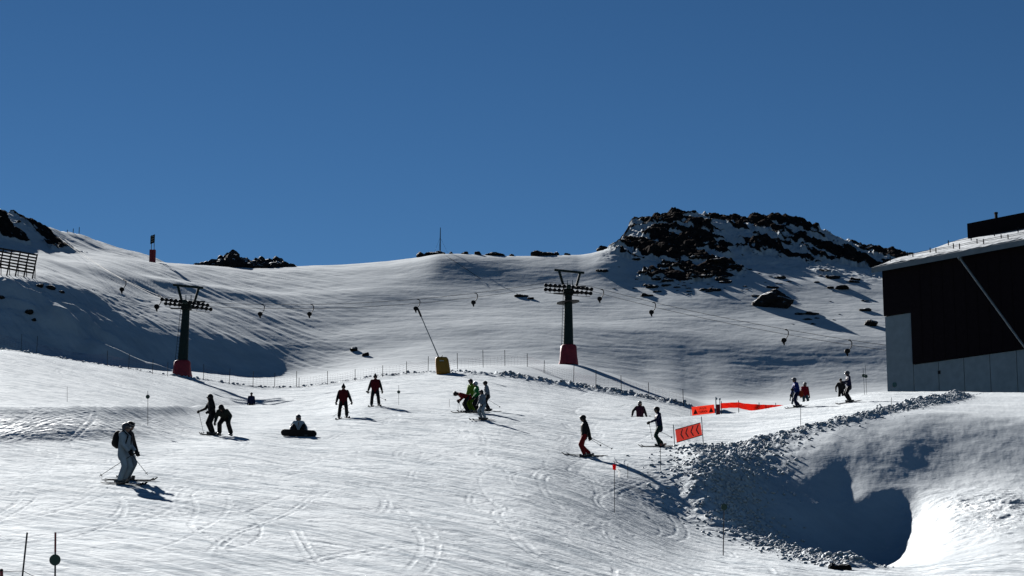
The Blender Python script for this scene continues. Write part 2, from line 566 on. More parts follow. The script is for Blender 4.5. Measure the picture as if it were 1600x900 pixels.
XJ = X + 0.12 * fbm(X, Y, 0.4, 2, 90); YJ = Y + 0.12 * fbm(X, Y, 0.4, 2, 91)
w1, v1 = worley(XJ, YJ, 0.34, 3)
w2, v2 = worley(XJ, YJ, 0.75, 4)
lump = dome(w1, 0.62) * (v1 ** 2) * 0.16 + dome(w2, 0.55) * (v2 > 0.5) * (v2 - 0.35) * 0.24
dz += clod * (0.16 + lump + 0.12 * fbm(X, Y, 1.1, 4, 51))
w3, v3 = worley(XJ, YJ, 0.42, 8)
eamp = np.interp(PXR, [0, 560, 740, 800], [0.35, 0.45, 0.8, 1.1])
dz += eclod * eamp * (0.20 + dome(w3, 0.6) * v3 ** 2 * 0.30 + 0.22 * fbm(X, Y, 1.3, 4, 53))
# rocky hills
rk1 = fbm(X, Y * 0.8, 9.0, 5, 61, 0.55)
rk2 = fbm(X, Y * 0.7, 2.6, 4, 63, 0.6, True)
XW = X + 1.0 * rk1; YW = Y + 1.0 * rk2
wr, vr = worley(XW, YW * 0.8, 2.6, 12)
wq, vq = worley(XW, YW * 0.8, 1.1, 14)
block = np.clip((0.62 - wr) * 2.5, 0, 1) * (0.1 + 0.9 * vr) * 0.75 + np.clip((0.6 - wq) * 4, 0, 1) * vq * 0.30
hgt = (S - 13.0) / 2.0
dens_r = hill_r * sstep(13.03, 13.3, S)
pat = fbm(X, Y * 0.45, 11.0, 5, 71, 0.6)
band = (np.exp(-((hgt - 0.60 + 0.10 * pat) / 0.13) ** 2) * sstep(1120, 1230, PXR) + 0.9 * np.exp(-((hgt - 0.93) / 0.13) ** 2) * (1 - 0.6 * sstep(1200, 1290, PXR))
        + 0.6 * np.exp(-((hgt - 0.5) / 0.18) ** 2) * (1 - sstep(1100, 1180, PXR)))
low = (1 - sstep(1150, 1260, PXR)) * sstep(940, 1000, PXR)
off = np.interp(hgt, [0.0, 0.08, 0.16, 0.3, 0.5], [-0.45, 0.0, 0.12, 0.14, 0.06]) * low + (1 - low) * np.interp(hgt, [0.0, 0.2, 0.4, 0.5], [-0.6, -0.22, -0.12, -0.02])
sel_r = sstep(0.02, 0.14, pat + 0.40 * band * (hgt > 0.3) + off + 0.34 * fbm(X + 0.5 * Y, Y * 0.5, 2.8, 4, 77, 0.6)) * (1 - 0.92 * sstep(0.10, 0.24, fbm(X * 0.75 + Y * 0.5, Y * 0.4 - X * 0.12, 4.2, 4, 78, 0.55)))
sl = (S - 14.0)
sel_l = sstep(0.0, 0.2, fbm(X, Y * 0.5, 9.0, 5, 74, 0.6) + 0.34 - 0.38 * sstep(0.05, 0.25, fbm(X * 0.75 + Y * 0.4, Y * 0.4, 4.5, 4, 79, 0.55)) - 0.9 * np.clip((PXR - 118 + sl * 75) / 40, 0, 1) - 0.5 * (1 - sstep(0.15, 0.4, sl + PXR / 400)) + 0.5 * np.exp(-((PXR - 140) / 45) ** 2) * np.exp(-((sl - 0.08) / 0.06) ** 2))
rock_r = dens_r * sel_r
rock_l = hill_l * np.clip(sel_l, 0, 1)
fade = 1 - sstep(15.02, 15.4, S)
dz += rock_r * (0.15 + block + 0.35 * rk2) * fade + rock_l * (0.1 + 0.8 * block + 0.3 * rk2) * fade
dz += hill_r * (1.0 * rk1 + 0.30 * rk2) * fade * sstep(13.3, 13.9, S) + hill_l * (0.5 * rk1) * fade * sstep(14.1, 14.4, S)
Z0 = Z.copy()
Z = Z + dz

# ---- ski tracks: pairs of thin grooves with a thrown-up edge, carved along wandering lines
TR = np.zeros_like(Z)


def carve(pts, wid, depth, smax=9.0):
    p = np.array(pts)
    u = p[:, 0] / p[:, 1]
    j = np.searchsorted(ucols, u)
    ok = (j > 4) & (j < NC - 5)
    tt = np.linspace(0, 1, len(p))[ok]
    dd = depth * np.clip(np.minimum(tt, 1 - tt) * 6, 0.05, 1)
    for jj, yy, dq in zip(j[ok], p[ok, 1], dd):
        col = D[:, jj]
        i = int(np.searchsorted(col, yy)) - 1
        if 2 < i < NR - 3 and SR[i] < smax:
            f = (yy - col[i]) / (col[i + 1] - col[i])
            wj = max(1, int(round(wid / (yy * 0.000495))))
            for ii_, w in ((i, 1 - f), (i + 1, f)):
                TR[ii_, jj - wj:jj + wj + 1] = np.minimum(TR[ii_, jj - wj:jj + wj + 1], -dq * w)
                e = TR[ii_, jj + wj + 1:jj + 2 * wj + 1]
                TR[ii_, jj + wj + 1:jj + 2 * wj + 1] = np.where(e < 0, e, np.maximum(e, dq * 0.7 * w))


Zc = Z.copy()
for k in range(960):
    d0 = rng.uniform(45, 180) if k < 400 else rng.uniform(60, 112)
    x0 = d0 * rng.uniform(-0.27, 0.10 if d0 < 120 else 0.06)
    hd = math.radians(rng.gauss(-80, 38))
    if rng.random() < 0.3:
        hd = math.radians(rng.choice((-20, 200)) + rng.gauss(0, 20))
    L = rng.uniform(5, 34)
    turn = rng.gauss(0, 0.04)
    if k >= 900:               # turns carved where skiers swing round the gully
        d0 = rng.uniform(74, 96); x0 = d0 * rng.uniform(-0.01, 0.055)
        hd = math.radians(rng.uniform(-150, -95)); turn = rng.uniform(0.02, 0.07); L = rng.uniform(8, 24)
    sw = rng.uniform(0.0, 0.10); wl = rng.uniform(9, 20); ph = rng.uniform(0, 6.28)
    n = int(L / 0.05)
    sep = rng.choice((0.0, 0.0, 0.18, 0.26, 0.38))
    path = []
    x, y = x0, d0
    for q in range(n):
        a = hd + turn * q * 0.05 + sw * math.sin(2 * math.pi * q * 0.05 / wl + ph)
        x += math.cos(a) * 0.05; y += math.sin(a) * 0.05
        if y < 40 or y > 190:
            break
        path.append((x, y, a))
    if len(path) < 20:
        continue
    dep = rng.uniform(0.006, 0.020)
    for sgn in ((0,) if sep == 0 else (-1, 1)):
        carve([(px_ - math.sin(a) * sep * sgn / 2, py_ + math.cos(a) * sep * sgn / 2) for px_, py_, a in path], rng.uniform(0.03, 0.05), dep)
for k in range(48):                 # faint ski and wind lines over the far bowl
    d0 = rng.uniform(222, 275); x0 = d0 * rng.uniform(-0.2, 0.18)
    hd = math.radians(rng.choice((-50, 4, 174, 178)) + rng.gauss(0, 9)); turn = rng.gauss(0, 0.002)
    x, y = x0, d0
    path = []
    for q in range(int(rng.uniform(15, 60) / 0.12)):
        a = hd + turn * q * 0.12
        x += math.cos(a) * 0.12; y += math.sin(a) * 0.12
        if y < 218 or y > 290:
            break
        path.append((x, y))
    if len(path) > 30:
        carve(path, 0.14, rng.uniform(0.008, 0.032), 13.9)
for _q in range(2):
    TR[1:-1] = 0.25 * TR[:-2] + 0.5 * TR[1:-1] + 0.25 * TR[2:]
TR[:, 1:-1] = 0.2 * TR[:, :-2] + 0.6 * TR[:, 1:-1] + 0.2 * TR[:, 2:]
TR *= 1.5
Z = Zc + TR * (1 - wild_r) * (1 - np.clip(clod * 2, 0, 1))

# ---- mesh
verts = np.empty((NR * NC, 3), np.float32)
verts[:, 0] = X.ravel(); verts[:, 1] = Y.ravel(); verts[:, 2] = Z.ravel()
ii, jj = np.meshgrid(np.arange(NR - 1), np.arange(NC - 1), indexing='ij')
a = (ii * NC + jj).ravel()
quads = np.stack([a, a + 1, a + NC + 1, a + NC], 1).astype(np.int32)


def grid_mesh(name, verts, quads):
    me = bpy.data.meshes.new(name)
    me.vertices.add(len(verts)); me.vertices.foreach_set('co', verts.ravel())
    me.loops.add(quads.size); me.loops.foreach_set('vertex_index', quads.ravel())
    me.polygons.add(len(quads))
    me.polygons.foreach_set('loop_start', np.arange(0, quads.size, 4, dtype=np.int32))
    me.polygons.foreach_set('use_smooth', np.ones(len(quads), bool))
    me.update(calc_edges=True)
    return me


me = grid_mesh('snow_slope', verts, quads)
rockm = np.clip(np.maximum(rock_r * fade, rock_l * fade), 0, 1).astype(np.float32)
icy = (np.exp(-((PXR - 1560) / 110) ** 2) * np.exp(-((S - 3.1) / 0.75) ** 2) + 0.35 * np.exp(-((PXR - 60) / 150) ** 2) * np.exp(-((S - 4.2) / 0.7) ** 2) ).astype(np.float32)
at = me.attributes.new('icy', 'FLOAT', 'POINT'); at.data.foreach_set('value', icy.ravel())
at = me.attributes.new('rock', 'FLOAT', 'POINT'); at.data.foreach_set('value', rockm.ravel())
at = me.attributes.new('piste', 'FLOAT', 'POINT'); at.data.foreach_set('value', (piste * (1 - wild_r)).astype(np.float32).ravel())


def snow_material():
    m = bpy.data.materials.new('snow')
    m.use_nodes = True
    nt = m.node_tree
    N, Lk = nt.nodes, nt.links
    b = N['Principled BSDF']
    geo = N.new('ShaderNodeNewGeometry')
    rock = N.new('ShaderNodeAttribute'); rock.attribute_name = 'rock'
    pis = N.new('ShaderNodeAttribute'); pis.attribute_name = 'piste'

    def noise(scale, detail, vec=None, rough=0.55):
        n = N.new('ShaderNodeTexNoise')
        n.inputs['Scale'].default_value = scale
        n.inputs['Detail'].default_value = detail
        n.inputs['Roughness'].default_value = rough
        Lk.new(vec if vec is not None else geo.outputs['Position'], n.inputs['Vector'])
        return n.outputs[0]

    def mapping(scale, rz=0.0):
        mp = N.new('ShaderNodeMapping')
        mp.inputs['Scale'].default_value = scale
        mp.inputs['Rotation'].default_value = (0, 0, rz)
        Lk.new(geo.outputs['Position'], mp.inputs['Vector'])
        return mp.outputs[0]

    def math_(op, a, c=None):
        n = N.new('ShaderNodeMath'); n.operation = op
        for i, q in enumerate((a, c)):
            if q is None:
                continue
            if isinstance(q, (int, float)):
                n.inputs[i].default_value = q
            else:
                Lk.new(q, n.inputs[i])
        return n.outputs[0]
    # rock mask broken up by noise
    rn = noise(0.9, 6)
    rmask = N.new('ShaderNodeMapRange')
    rmask.inputs['From Min'].default_value = 0.42; rmask.inputs['From Max'].default_value = 0.52
    Lk.new(math_('ADD', math_('MULTIPLY', rock.outputs['Fac'], 0.66), math_('MULTIPLY', math_('SUBTRACT', rn, 0.5), 0.9)), rmask.inputs['Value'])
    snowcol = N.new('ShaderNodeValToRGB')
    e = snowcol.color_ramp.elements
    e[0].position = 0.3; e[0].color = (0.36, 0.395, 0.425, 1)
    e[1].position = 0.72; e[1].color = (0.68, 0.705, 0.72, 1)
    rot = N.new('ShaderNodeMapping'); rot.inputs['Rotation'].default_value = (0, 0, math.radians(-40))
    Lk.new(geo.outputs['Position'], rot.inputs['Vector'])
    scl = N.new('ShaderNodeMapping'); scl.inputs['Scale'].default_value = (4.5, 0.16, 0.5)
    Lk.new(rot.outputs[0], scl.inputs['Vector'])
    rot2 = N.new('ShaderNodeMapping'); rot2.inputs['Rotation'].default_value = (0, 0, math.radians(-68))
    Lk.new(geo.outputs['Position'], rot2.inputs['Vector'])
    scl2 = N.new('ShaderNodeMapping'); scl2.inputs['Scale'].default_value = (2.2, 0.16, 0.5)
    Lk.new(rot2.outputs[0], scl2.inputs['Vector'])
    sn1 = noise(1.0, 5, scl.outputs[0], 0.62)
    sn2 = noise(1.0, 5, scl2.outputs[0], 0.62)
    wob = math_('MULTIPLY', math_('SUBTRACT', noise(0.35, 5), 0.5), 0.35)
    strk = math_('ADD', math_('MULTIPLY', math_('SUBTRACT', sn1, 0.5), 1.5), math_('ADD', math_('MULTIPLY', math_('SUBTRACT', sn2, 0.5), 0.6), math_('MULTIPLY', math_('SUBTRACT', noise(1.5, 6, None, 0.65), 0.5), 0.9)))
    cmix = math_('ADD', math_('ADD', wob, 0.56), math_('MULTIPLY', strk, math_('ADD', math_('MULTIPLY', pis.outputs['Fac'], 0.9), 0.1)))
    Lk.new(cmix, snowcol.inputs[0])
    rockcol = N.new('ShaderNodeValToRGB')
    e = rockcol.color_ramp.elements
    e[0].position = 0.3; e[0].color = (0.010, 0.0085, 0.009, 1)
    e[1].position = 0.75; e[1].color = (0.040, 0.034, 0.031, 1)
    Lk.new(noise(1.7, 6), rockcol.inputs[0])
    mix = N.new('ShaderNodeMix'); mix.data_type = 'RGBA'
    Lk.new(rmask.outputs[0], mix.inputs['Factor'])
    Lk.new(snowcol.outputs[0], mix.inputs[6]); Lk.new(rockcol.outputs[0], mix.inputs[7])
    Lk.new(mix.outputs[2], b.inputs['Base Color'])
    icy_ = N.new('ShaderNodeAttribute'); icy_.attribute_name = 'icy'
    gth = N.new('ShaderNodeMapRange'); gth.inputs['From Min'].default_value = 0.44; gth.inputs['From Max'].default_value = 0.62
    Lk.new(noise(2.2, 6, None, 0.7), gth.inputs['Value'])
    glz = math_('MULTIPLY', icy_.outputs['Fac'], gth.outputs[0])
    Lk.new(math_('SUBTRACT', 0.78, math_('MULTIPLY', glz, 0.55)), b.inputs['Roughness'])
    b.inputs['Specular IOR Level'].default_value = 0.5
    Lk.new(math_('ADD', 1.015, math_('MULTIPLY', glz, 0.45)), b.inputs['IOR'])
    # relief finer than the mesh
    streak = math_('ADD', math_('MULTIPLY', sn1, 0.5), sn2)
    grain = noise(5.5, 4)
    crust = noise(1.3, 5)
    hp = math_('ADD', math_('ADD', math_('MULTIPLY', streak, 0.075), math_('MULTIPLY', crust, 0.045)), math_('MULTIPLY', grain, 0.045))
    hn = math_('ADD', math_('ADD', math_('MULTIPLY', crust, 0.03), math_('MULTIPLY', grain, 0.012)), math_('MULTIPLY', math_('MULTIPLY', glz, noise(9.0, 3, None, 0.7)), 0.16))
    hm = N.new('ShaderNodeMix'); hm.data_type = 'FLOAT'
    Lk.new(pis.outputs['Fac'], hm.inputs['Factor']); Lk.new(hn, hm.inputs[2]); Lk.new(hp, hm.inputs[3])
    hh = math_('ADD', hm.outputs[0], math_('MULTIPLY', math_('MULTIPLY', rmask.outputs[0], noise(2.2, 6)), 0.8))
    bp = N.new('ShaderNodeBump')
    bp.inputs['Strength'].default_value = 0.6
    bp.inputs['Distance'].default_value = 1.0
    Lk.new(hh, bp.inputs['Height'])
    Lk.new(bp.outputs[0], b.inputs['Normal'])
    return m


SNOW = snow_material()
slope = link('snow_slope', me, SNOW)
tag(slope, kind='structure')
bpy.context.view_layer.update()
GROUND = BVHTree.FromObject(slope, bpy.context.evaluated_depsgraph_get())


def gz(x, y):
    hit = GROUND.ray_cast(Vector((x, y, 400)), Vector((0, 0, -1)))
    return hit[0].z if hit[0] is not None else 0.0


def see(px, py, dmin=0.0):
    """ground point seen at a pixel of the photograph"""
    d = pixdir(px, py)
    o = Vector((0, 0, CAMZ)) + d * dmin
    hit = GROUND.ray_cast(o, d)
    return hit[0] if hit[0] is not None else pix(px, py, 300)
# ------------------------------------------------------------------ clods of snow along the piste edges (nobody could count them)
def ico(sub):
    bm = bmesh.new()
    bmesh.ops.create_icosphere(bm, subdivisions=sub, radius=1.0)
    v = np.array([q.co[:] for q in bm.verts]); f = np.array([[w.index for w in q.verts] for q in bm.faces])
    bm.free()
    return v, f


def scatter_line(pts, width, n, rmin, rmax, seed):
    r = np.random.default_rng(seed)
    P = np.array(pts); seg = np.hypot(*np.diff(P, axis=0).T); cum = np.concatenate([[0], np.cumsum(seg)])
    out = []
    for _ in range(n):
        t = r.uniform(0, cum[-1]); i = min(np.searchsorted(cum, t) - 1, len(seg) - 1); i = max(i, 0)
        f = (t - cum[i]) / seg[i]
        d = (P[i + 1] - P[i]) / seg[i]
        w = np.interp(t / cum[-1], width[0], width[1])
        o = r.normal(0, 0.55) * w
        p = P[i] + (P[i + 1] - P[i]) * f + np.array([d[1], -d[0]]) * o
        out.append((p[0], p[1], rmin + (rmax - rmin) * r.random() ** 3.5))
    return out


def clod_object(name, items, label):
    v0, f0 = ico(1)
    allv, allf = [], []
    r = np.random.default_rng(5)
    for k, (x, y, rad) in enumerate(items):
        z = gz(x, y)
        s = rad * r.uniform(0.6, 1.2, 3) * np.array([1, 1, 0.75])
        a = r.uniform(0, 6.28); c, sn = math.cos(a), math.sin(a)
        q = v0 * (1 + r.uniform(-0.24, 0.24, (len(v0), 1))) * s
        q = np.stack([q[:, 0] * c - q[:, 1] * sn, q[:, 0] * sn + q[:, 1] * c, q[:, 2]], 1) + np.array([x, y, z + 0.25 * rad])
        allv.append(q); allf.append(f0 + k * len(v0))
    V_, F_ = np.concatenate(allv), np.concatenate(allf)
    me = bpy.data.meshes.new(name)
    me.vertices.add(len(V_)); me.vertices.foreach_set('co', V_.astype(np.float32).ravel())
    me.loops.add(F_.size); me.loops.foreach_set('vertex_index', F_.astype(np.int32).ravel())
    me.polygons.add(len(F_)); me.polygons.foreach_set('loop_start', np.arange(0, F_.size, 3, dtype=np.int32))
    me.update(calc_edges=True)
    o = link(name, me, CLOD)
    tag(o, label, 'snow clods', kind='stuff')
    return o


CLOD = mat('clod_snow', (0.62, 0.64, 0.66), 0.8, spec=0.1, bump=(9, 0.5, 0.05))
clod_object('snow_clods', scatter_line(RIDGE, ([0, 0.12, 0.3, 0.5, 0.65, 1.0], [0.6, 1.5, 2.0, 2.0, 0.9, 0.6]), 11000, 0.02, 0.105, 1)
            + scatter_line(RIDGE, ([0, 1], [0.8, 0.4]), 350, 0.05, 0.15, 2),
            'lumpy grey band of churned snow clods between the piste and the gully')
clod_object('snow_clods', scatter_line(EDGE[13:], ([0, 1], [1.0, 0.8]), 1100, 0.05, 0.20, 3) + scatter_line(EDGE[:14], ([0, 1], [0.5, 0.5]), 420, 0.04, 0.20, 4),
            'thin line of snow clods along the far piste edge below the lift pylons')

# ------------------------------------------------------------------ rocks
ROCK = bpy.data.materials.new('rock')
ROCK.use_nodes = True
_nt = ROCK.node_tree
_b = _nt.nodes['Principled BSDF']
_tc = _nt.nodes.new('ShaderNodeNewGeometry')
_n1 = _nt.nodes.new('ShaderNodeTexNoise'); _n1.inputs['Scale'].default_value = 1.9; _n1.inputs['Detail'].default_value = 8
_nt.links.new(_tc.outputs['Position'], _n1.inputs['Vector'])
_r1 = _nt.nodes.new('ShaderNodeValToRGB')
_r1.color_ramp.elements[0].position = 0.3; _r1.color_ramp.elements[0].color = (0.009, 0.008, 0.009, 1)
_r1.color_ramp.elements[1].position = 0.75; _r1.color_ramp.elements[1].color = (0.045, 0.038, 0.034, 1)
_nt.links.new(_n1.outputs[0], _r1.inputs[0])
_sx = _nt.nodes.new('ShaderNodeSeparateXYZ'); _nt.links.new(_tc.outputs['Normal'], _sx.inputs[0])
_ad = _nt.nodes.new('ShaderNodeMath'); _ad.operation = 'MULTIPLY_ADD'
_nt.links.new(_n1.outputs[0], _ad.inputs[0]); _ad.inputs[1].default_value = 0.9; _nt.links.new(_sx.outputs[2], _ad.inputs[2])
_mr = _nt.nodes.new('ShaderNodeMapRange'); _mr.inputs['From Min'].default_value = 1.28; _mr.inputs['From Max'].default_value = 1.36
_nt.links.new(_ad.outputs[0], _mr.inputs['Value'])
_mx = _nt.nodes.new('ShaderNodeMix'); _mx.data_type = 'RGBA'
_nt.links.new(_mr.outputs[0], _mx.inputs['Factor']); _nt.links.new(_r1.outputs[0], _mx.inputs[6]); _mx.inputs[7].default_value = (0.66, 0.68, 0.70, 1)
_nt.links.new(_mx.outputs[2], _b.inputs['Base Color'])
_b.inputs['Roughness'].default_value = 0.85
_b.inputs['Specular IOR Level'].default_value = 0.15
_bp = _nt.nodes.new('ShaderNodeBump'); _bp.inputs['Distance'].default_value = 0.25
_nt.links.new(_n1.outputs[0], _bp.inputs['Height']); _nt.links.new(_bp.outputs[0], _b.inputs['Normal'])
ICO3 = ico(3)


def rock_verts(c, size, seed, rz=0.0, rough=0.33):
    v, f = ICO3
    s = nrng.uniform(0, 50, 3) + seed
    q = v.copy()
    n = fbm(q[:, 0] * 1.0 + s[0] + q[:, 2] * 0.7, q[:, 1] + s[1] + q[:, 2] * 0.5, 0.9, 4, seed % 97, 0.55)
    n2, vv = worley(q[:, 0] + q[:, 2] * 0.6 + s[2], q[:, 1] - q[:, 2] * 0.8, 0.75, seed % 89)
    q = q * (1 + rough * n + 0.28 * (vv - 0.5))[:, None]
    q = np.sign(q) * np.abs(q) ** 0.95
    q[:, 2] = np.where(q[:, 2] > 0, q[:, 2] * (0.75 + 0.25 * np.cos(q[:, 0] * 2.2 + s[1])), q[:, 2])
    q = q * np.array(size) / 2
    ca_, sa_ = math.cos(rz), math.sin(rz)
    q = np.stack([q[:, 0] * ca_ - q[:, 1] * sa_, q[:, 0] * sa_ + q[:, 1] * ca_, q[:, 2]], 1)
    return q + np.array(c), f


def rock_thing(name, rocks, label, cat, group=None, m=None):
    """rocks: list of (centre, size, seed, rz) -> one mesh, origin at the first centre"""
    c0 = np.array(rocks[0][0])
    V_, F_ = [], []
    k = 0
    for c, size, seed, rz in rocks:
        q, f = rock_verts(np.array(c) - c0, size, seed, rz)
        V_ += q.tolist(); F_ += (f + k).tolist(); k += len(q)
    me = bpy.data.meshes.new(name); me.from_pydata(V_, [], F_)
    o = link(name, me, m or ROCK)
    o.location = c0
    tag(o, label, cat, group)
    return o


def rock_at(px, py, wpx, hpx, d=None, sink=0.3):
    """a rock centred at photo pixel, wpx x hpx pixels large, resting on the snow there"""
    p = see(px, py + hpx / 2) if d is None else pix(px, py, d)
    k = p.y / F * 1.02
    w, hh = wpx * k, hpx * k
    return ((p.x, p.y + w * 0.25, gz(p.x, p.y + w * 0.25) + hh * 0.25), (w, w * 0.7, hh * 1.5), rng.randint(1, 5000), rng.uniform(0, 3))


# the dark outcrop left of the middle of the skyline
PROF = [(302, 411), (318, 404), (332, 401), (345, 399), (352, 395), (362, 391), (372, 394), (385, 398), (395, 401), (402, 403), (412, 400), (424, 401), (436, 402), (448, 406), (458, 410), (468, 413), (480, 415)]
rk = []
for k, (px, top) in enumerate(PROF):
    for lay in range(3):
        d = 313 + lay * 2.2 + rng.uniform(-0.6, 0.6)
        kk = d / F * 1.02
        x = pix(px, 410, d).x + rng.uniform(-0.3, 0.3)
        ztop = pix(px, top + (0 if lay == 1 else rng.uniform(2, 7)), d).z
        zb = pix(px, 424, 311).z
        hh = max(0.6, ztop - zb)
        wv = rng.uniform(2.2, 3.3)
        rk.append(((x, d, ztop - hh * 0.52), (wv, rng.uniform(1.5, 2.6), hh * 1.05), rng.randint(1, 9999), rng.uniform(0, 3)))
        if hh > 1.2:
            rk.append(((x + rng.uniform(-0.8, 0.8), d - 1.5, zb + hh * 0.35), (1.6, 1.4, hh * 0.7), rng.randint(1, 9999), rng.uniform(0, 3)))
rock_thing('rock_outcrop', rk, 'long dark jagged rock outcrop on the skyline beyond the left-hand lift pylon', 'rock outcrop')


def rocks_each(items, labels, group):
    for it, lb in zip(items, labels):
        rock_thing('boulder', [rock_at(*it)], lb, 'boulder', group)


def crest_y(px):
    j = int(np.argmin(np.abs(PXR[0] - px)))
    i0 = int(np.argmin(np.abs(SR - 13.0))); i1 = int(np.argmin(np.abs(SR - 15.2)))
    zz = (Z[i0:i1, j] - CAMZ) / D[i0:i1, j]
    i = i0 + int(np.argmax(zz))
    return float(X[i, j]), float(D[i, j]), float(Z[i, j])


def skyline_rock(px, wpx, hpx, label, n=1, group='dark boulders along the skyline'):
    rocks = []
    for q in range(n):
        pq = px + (q - (n - 1) / 2) * wpx / n + (rng.uniform(-1, 1) if n > 1 else 0)
        j = int(np.argmin(np.abs(PXR[int(np.argmin(np.abs(SR - 14.0)))] - pq)))
        i0 = int(np.argmin(np.abs(SR - 13.0))); i1 = int(np.argmin(np.abs(SR - 15.1)))
        zz = (Z[i0:i1, j] - CAMZ) / D[i0:i1, j]
        i = i0 + int(np.argmax(zz))
        k = D[i, j] / F * 1.02
        w = wpx / n * k * (2.3 if n > 1 else 1); hh = hpx * k * (rng.uniform(0.7, 1) if n > 1 else 1)
        rocks.append(((float(X[i, j]), float(D[i, j]) - 0.2, float(Z[i, j]) + hh * 0.12), (w, w * 0.75, hh * 1.7), rng.randint(1, 5000), rng.uniform(0, 3)))
    rock_thing('boulder', rocks, label, 'boulder', group)


skyline_rock(656, 16, 8, 'big dark boulder just left of the thin mast on the skyline')
skyline_rock(679, 22, 6, 'low cluster of dark rocks at the foot of the thin mast', 3)
skyline_rock(705, 7, 3, 'smallest dark rock right of the thin mast on the skyline')
skyline_rock(727, 12, 4, 'flat little rock second to the right of the thin mast')
skyline_rock(746, 16, 5, 'rounded dark rock on the skyline between mast and right pylon')
skyline_rock(773, 22, 5, 'long flat dark rock on the crest left of the right pylon', 2)
skyline_rock(800, 10, 3, 'faint sliver of rock on the crest, nearest the long flat rock')
skyline_rock(848, 26, 8, 'broad dark boulder on the crest above and left of the right pylon', 2)
skyline_rock(869, 12, 5, 'small dark rock directly above the right pylon top beam')
skyline_rock(886, 10, 4, 'dark pebble-like rock on the crest right of the right pylon top beam')
skyline_rock(940, 22, 6, 'dark rock on the crest where the rocky hill begins')

rock_thing('boulder', [rock_at(1210, 469, 62, 24), rock_at(1195, 474, 26, 12), rock_at(1226, 473, 30, 16)], 'largest dark boulder alone in the snow bowl left of the building', 'boulder')
rock_thing('boulder', [rock_at(1302, 433, 24, 6)], 'dark flat rock poking from the snow high left of the building roof', 'boulder')
rocks_each([(1318, 450, 30, 6), (1298, 449, 12, 5)], ['long dark ledge of rock in the snow left of the building roof', 'small rock touching the left end of the long dark ledge'], 'rocks left of the roof')
rock_thing('boulder', [rock_at(1362, 505, 26, 9)], 'dark rock with a snow cap against the building wall edge', 'boulder')
rock_thing('boulder', [rock_at(1352, 484, 20, 5)], 'small dark rock above the snow-capped rock beside the building', 'boulder')
rocks_each([(553, 545, 16, 8), (571, 553, 12, 7)], ['larger upper of two half buried rocks at the bowl foot left of the yellow pad', 'smaller lower of two half buried rocks at the bowl foot left of the yellow pad'], 'rocks at the foot of the bowl')
rocks_each([(45, 488, 18, 8), (52, 500, 9, 4)], ['larger dark rock on the shaded slope well below the wooden snow fence', 'small dark rock under the larger one on the shaded slope at left'], 'rocks on the shaded slope')
rock_thing('boulder', [rock_at(2, 465, 10, 5)], 'dark rock at the picture edge below the wooden snow fence', 'boulder')
for k, (px, py, w, hh) in enumerate([(60, 446, 14, 5), (78, 449, 16, 6), (96, 456, 10, 4)]):
    rock_thing('boulder', [rock_at(px, py, w, hh)], ['dark rock right at the foot of the last snow fence post', 'middle dark rock of the row leading down from the snow fence', 'lowest dark rock of the row leading down from the snow fence'][k], 'boulder', 'dark rocks beside the snow fence')
rocks_each([(815, 462, 22, 5), (829, 466, 12, 4)], ['flat dark rock in the bowl left of the right pylon head', 'little dark rock just right of the flat one near the right pylon head'], 'rocks in the bowl')
rock_thing('boulder', [rock_at(1313, 884, 36, 13)], 'brown rock sticking out of the snow at the near rim of the gully', 'boulder')

# small rocks breaking through the snow on the flank of the rocky hill
PROTO = []
for k in range(6):
    q, f = rock_verts(np.zeros(3), (1.0, 0.7 + 0.1 * (k % 3), 0.55), 300 + 37 * k, 0.0, 0.5)
    me_ = bpy.data.meshes.new('boulder'); me_.from_pydata(q.tolist(), [], f.tolist()); me_.materials.append(ROCK)
    PROTO.append(me_)
rr = random.Random(19)
n_ = 0
while n_ < 105:
    if n_ < 85:
        px = rr.gauss(1085, 75); py = rr.uniform(398, 464)
        if px < 925 or px > 1260 or py < 396 + max(0, 1000 - px) * 0.25:
            continue
        lab = 'small dark rock among the many scattered over the snow below the rocky summit'
    else:
        px = rr.uniform(1200, 1372); py = rr.uniform(425, 512)
        lab = 'small dark rock among the few dotted over the snow between boulder and building'
    g = see(px, py, 150)
    if g.y < 215 or g.y > 300:
        continue
    k = g.y / F
    w = (4 + 20 * rr.random() ** 2.2) * k
    o = bpy.data.objects.new('boulder', PROTO[n_ % 6]); COL.objects.link(o)
    o.location = g + Vector((0, 0.1 * w, 0.04 * w)); o.scale = (w, w, w * rr.uniform(0.5, 0.9)); o.rotation_euler = (0, 0, rr.uniform(-0.5, 0.5))
    tag(o, lab, 'boulder', 'small rocks below the rocky summit' if n_ < 85 else 'small rocks left of the building')
    n_ += 1

# ------------------------------------------------------------------ the building on the right
CLAD = mat('dark_cladding', (0.011, 0.0075, 0.010), 0.8, spec=0.08, noise=(3, 0.2))
CONC = mat('concrete', (0.55, 0.56, 0.56), 0.85, noise=(2.2, 0.10), bump=(14, 0.2, 0.02))
ROOFM = mat('roof_metal', (0.20, 0.23, 0.25), 0.5, metal=0.3, noise=(1.5, 0.15))
STEEL = mat('galvanised_steel', (0.28, 0.30, 0.30), 0.5, metal=0.4, noise=(4, 0.2))
DARKM = mat('dark_metal', (0.014, 0.015, 0.017), 0.7, spec=0.15, noise=(4, 0.2))
ROOFSNOW = mat('roof_snow', (0.36, 0.38, 0.40), 0.8, spec=0.1, noise=(0.9, 0.45), bump=(2.5, 0.6, 0.15))
TEAL = mat('teal_paint', (0.02, 0.10, 0.10), 0.5)
C0 = pix(1385, 612, 137.0)
C1 = pix(1600, 613, 129.0)
ex = Vector((C1.x - C0.x, C1.y - C0.y, 0)).normalized()
ey = Vector((-ex.y, ex.x, 0))
if ey.y < 0:
    ey = -ey
ez = Vector((0, 0, 1))
RB = Matrix((ex, ey, ez)).transposed()
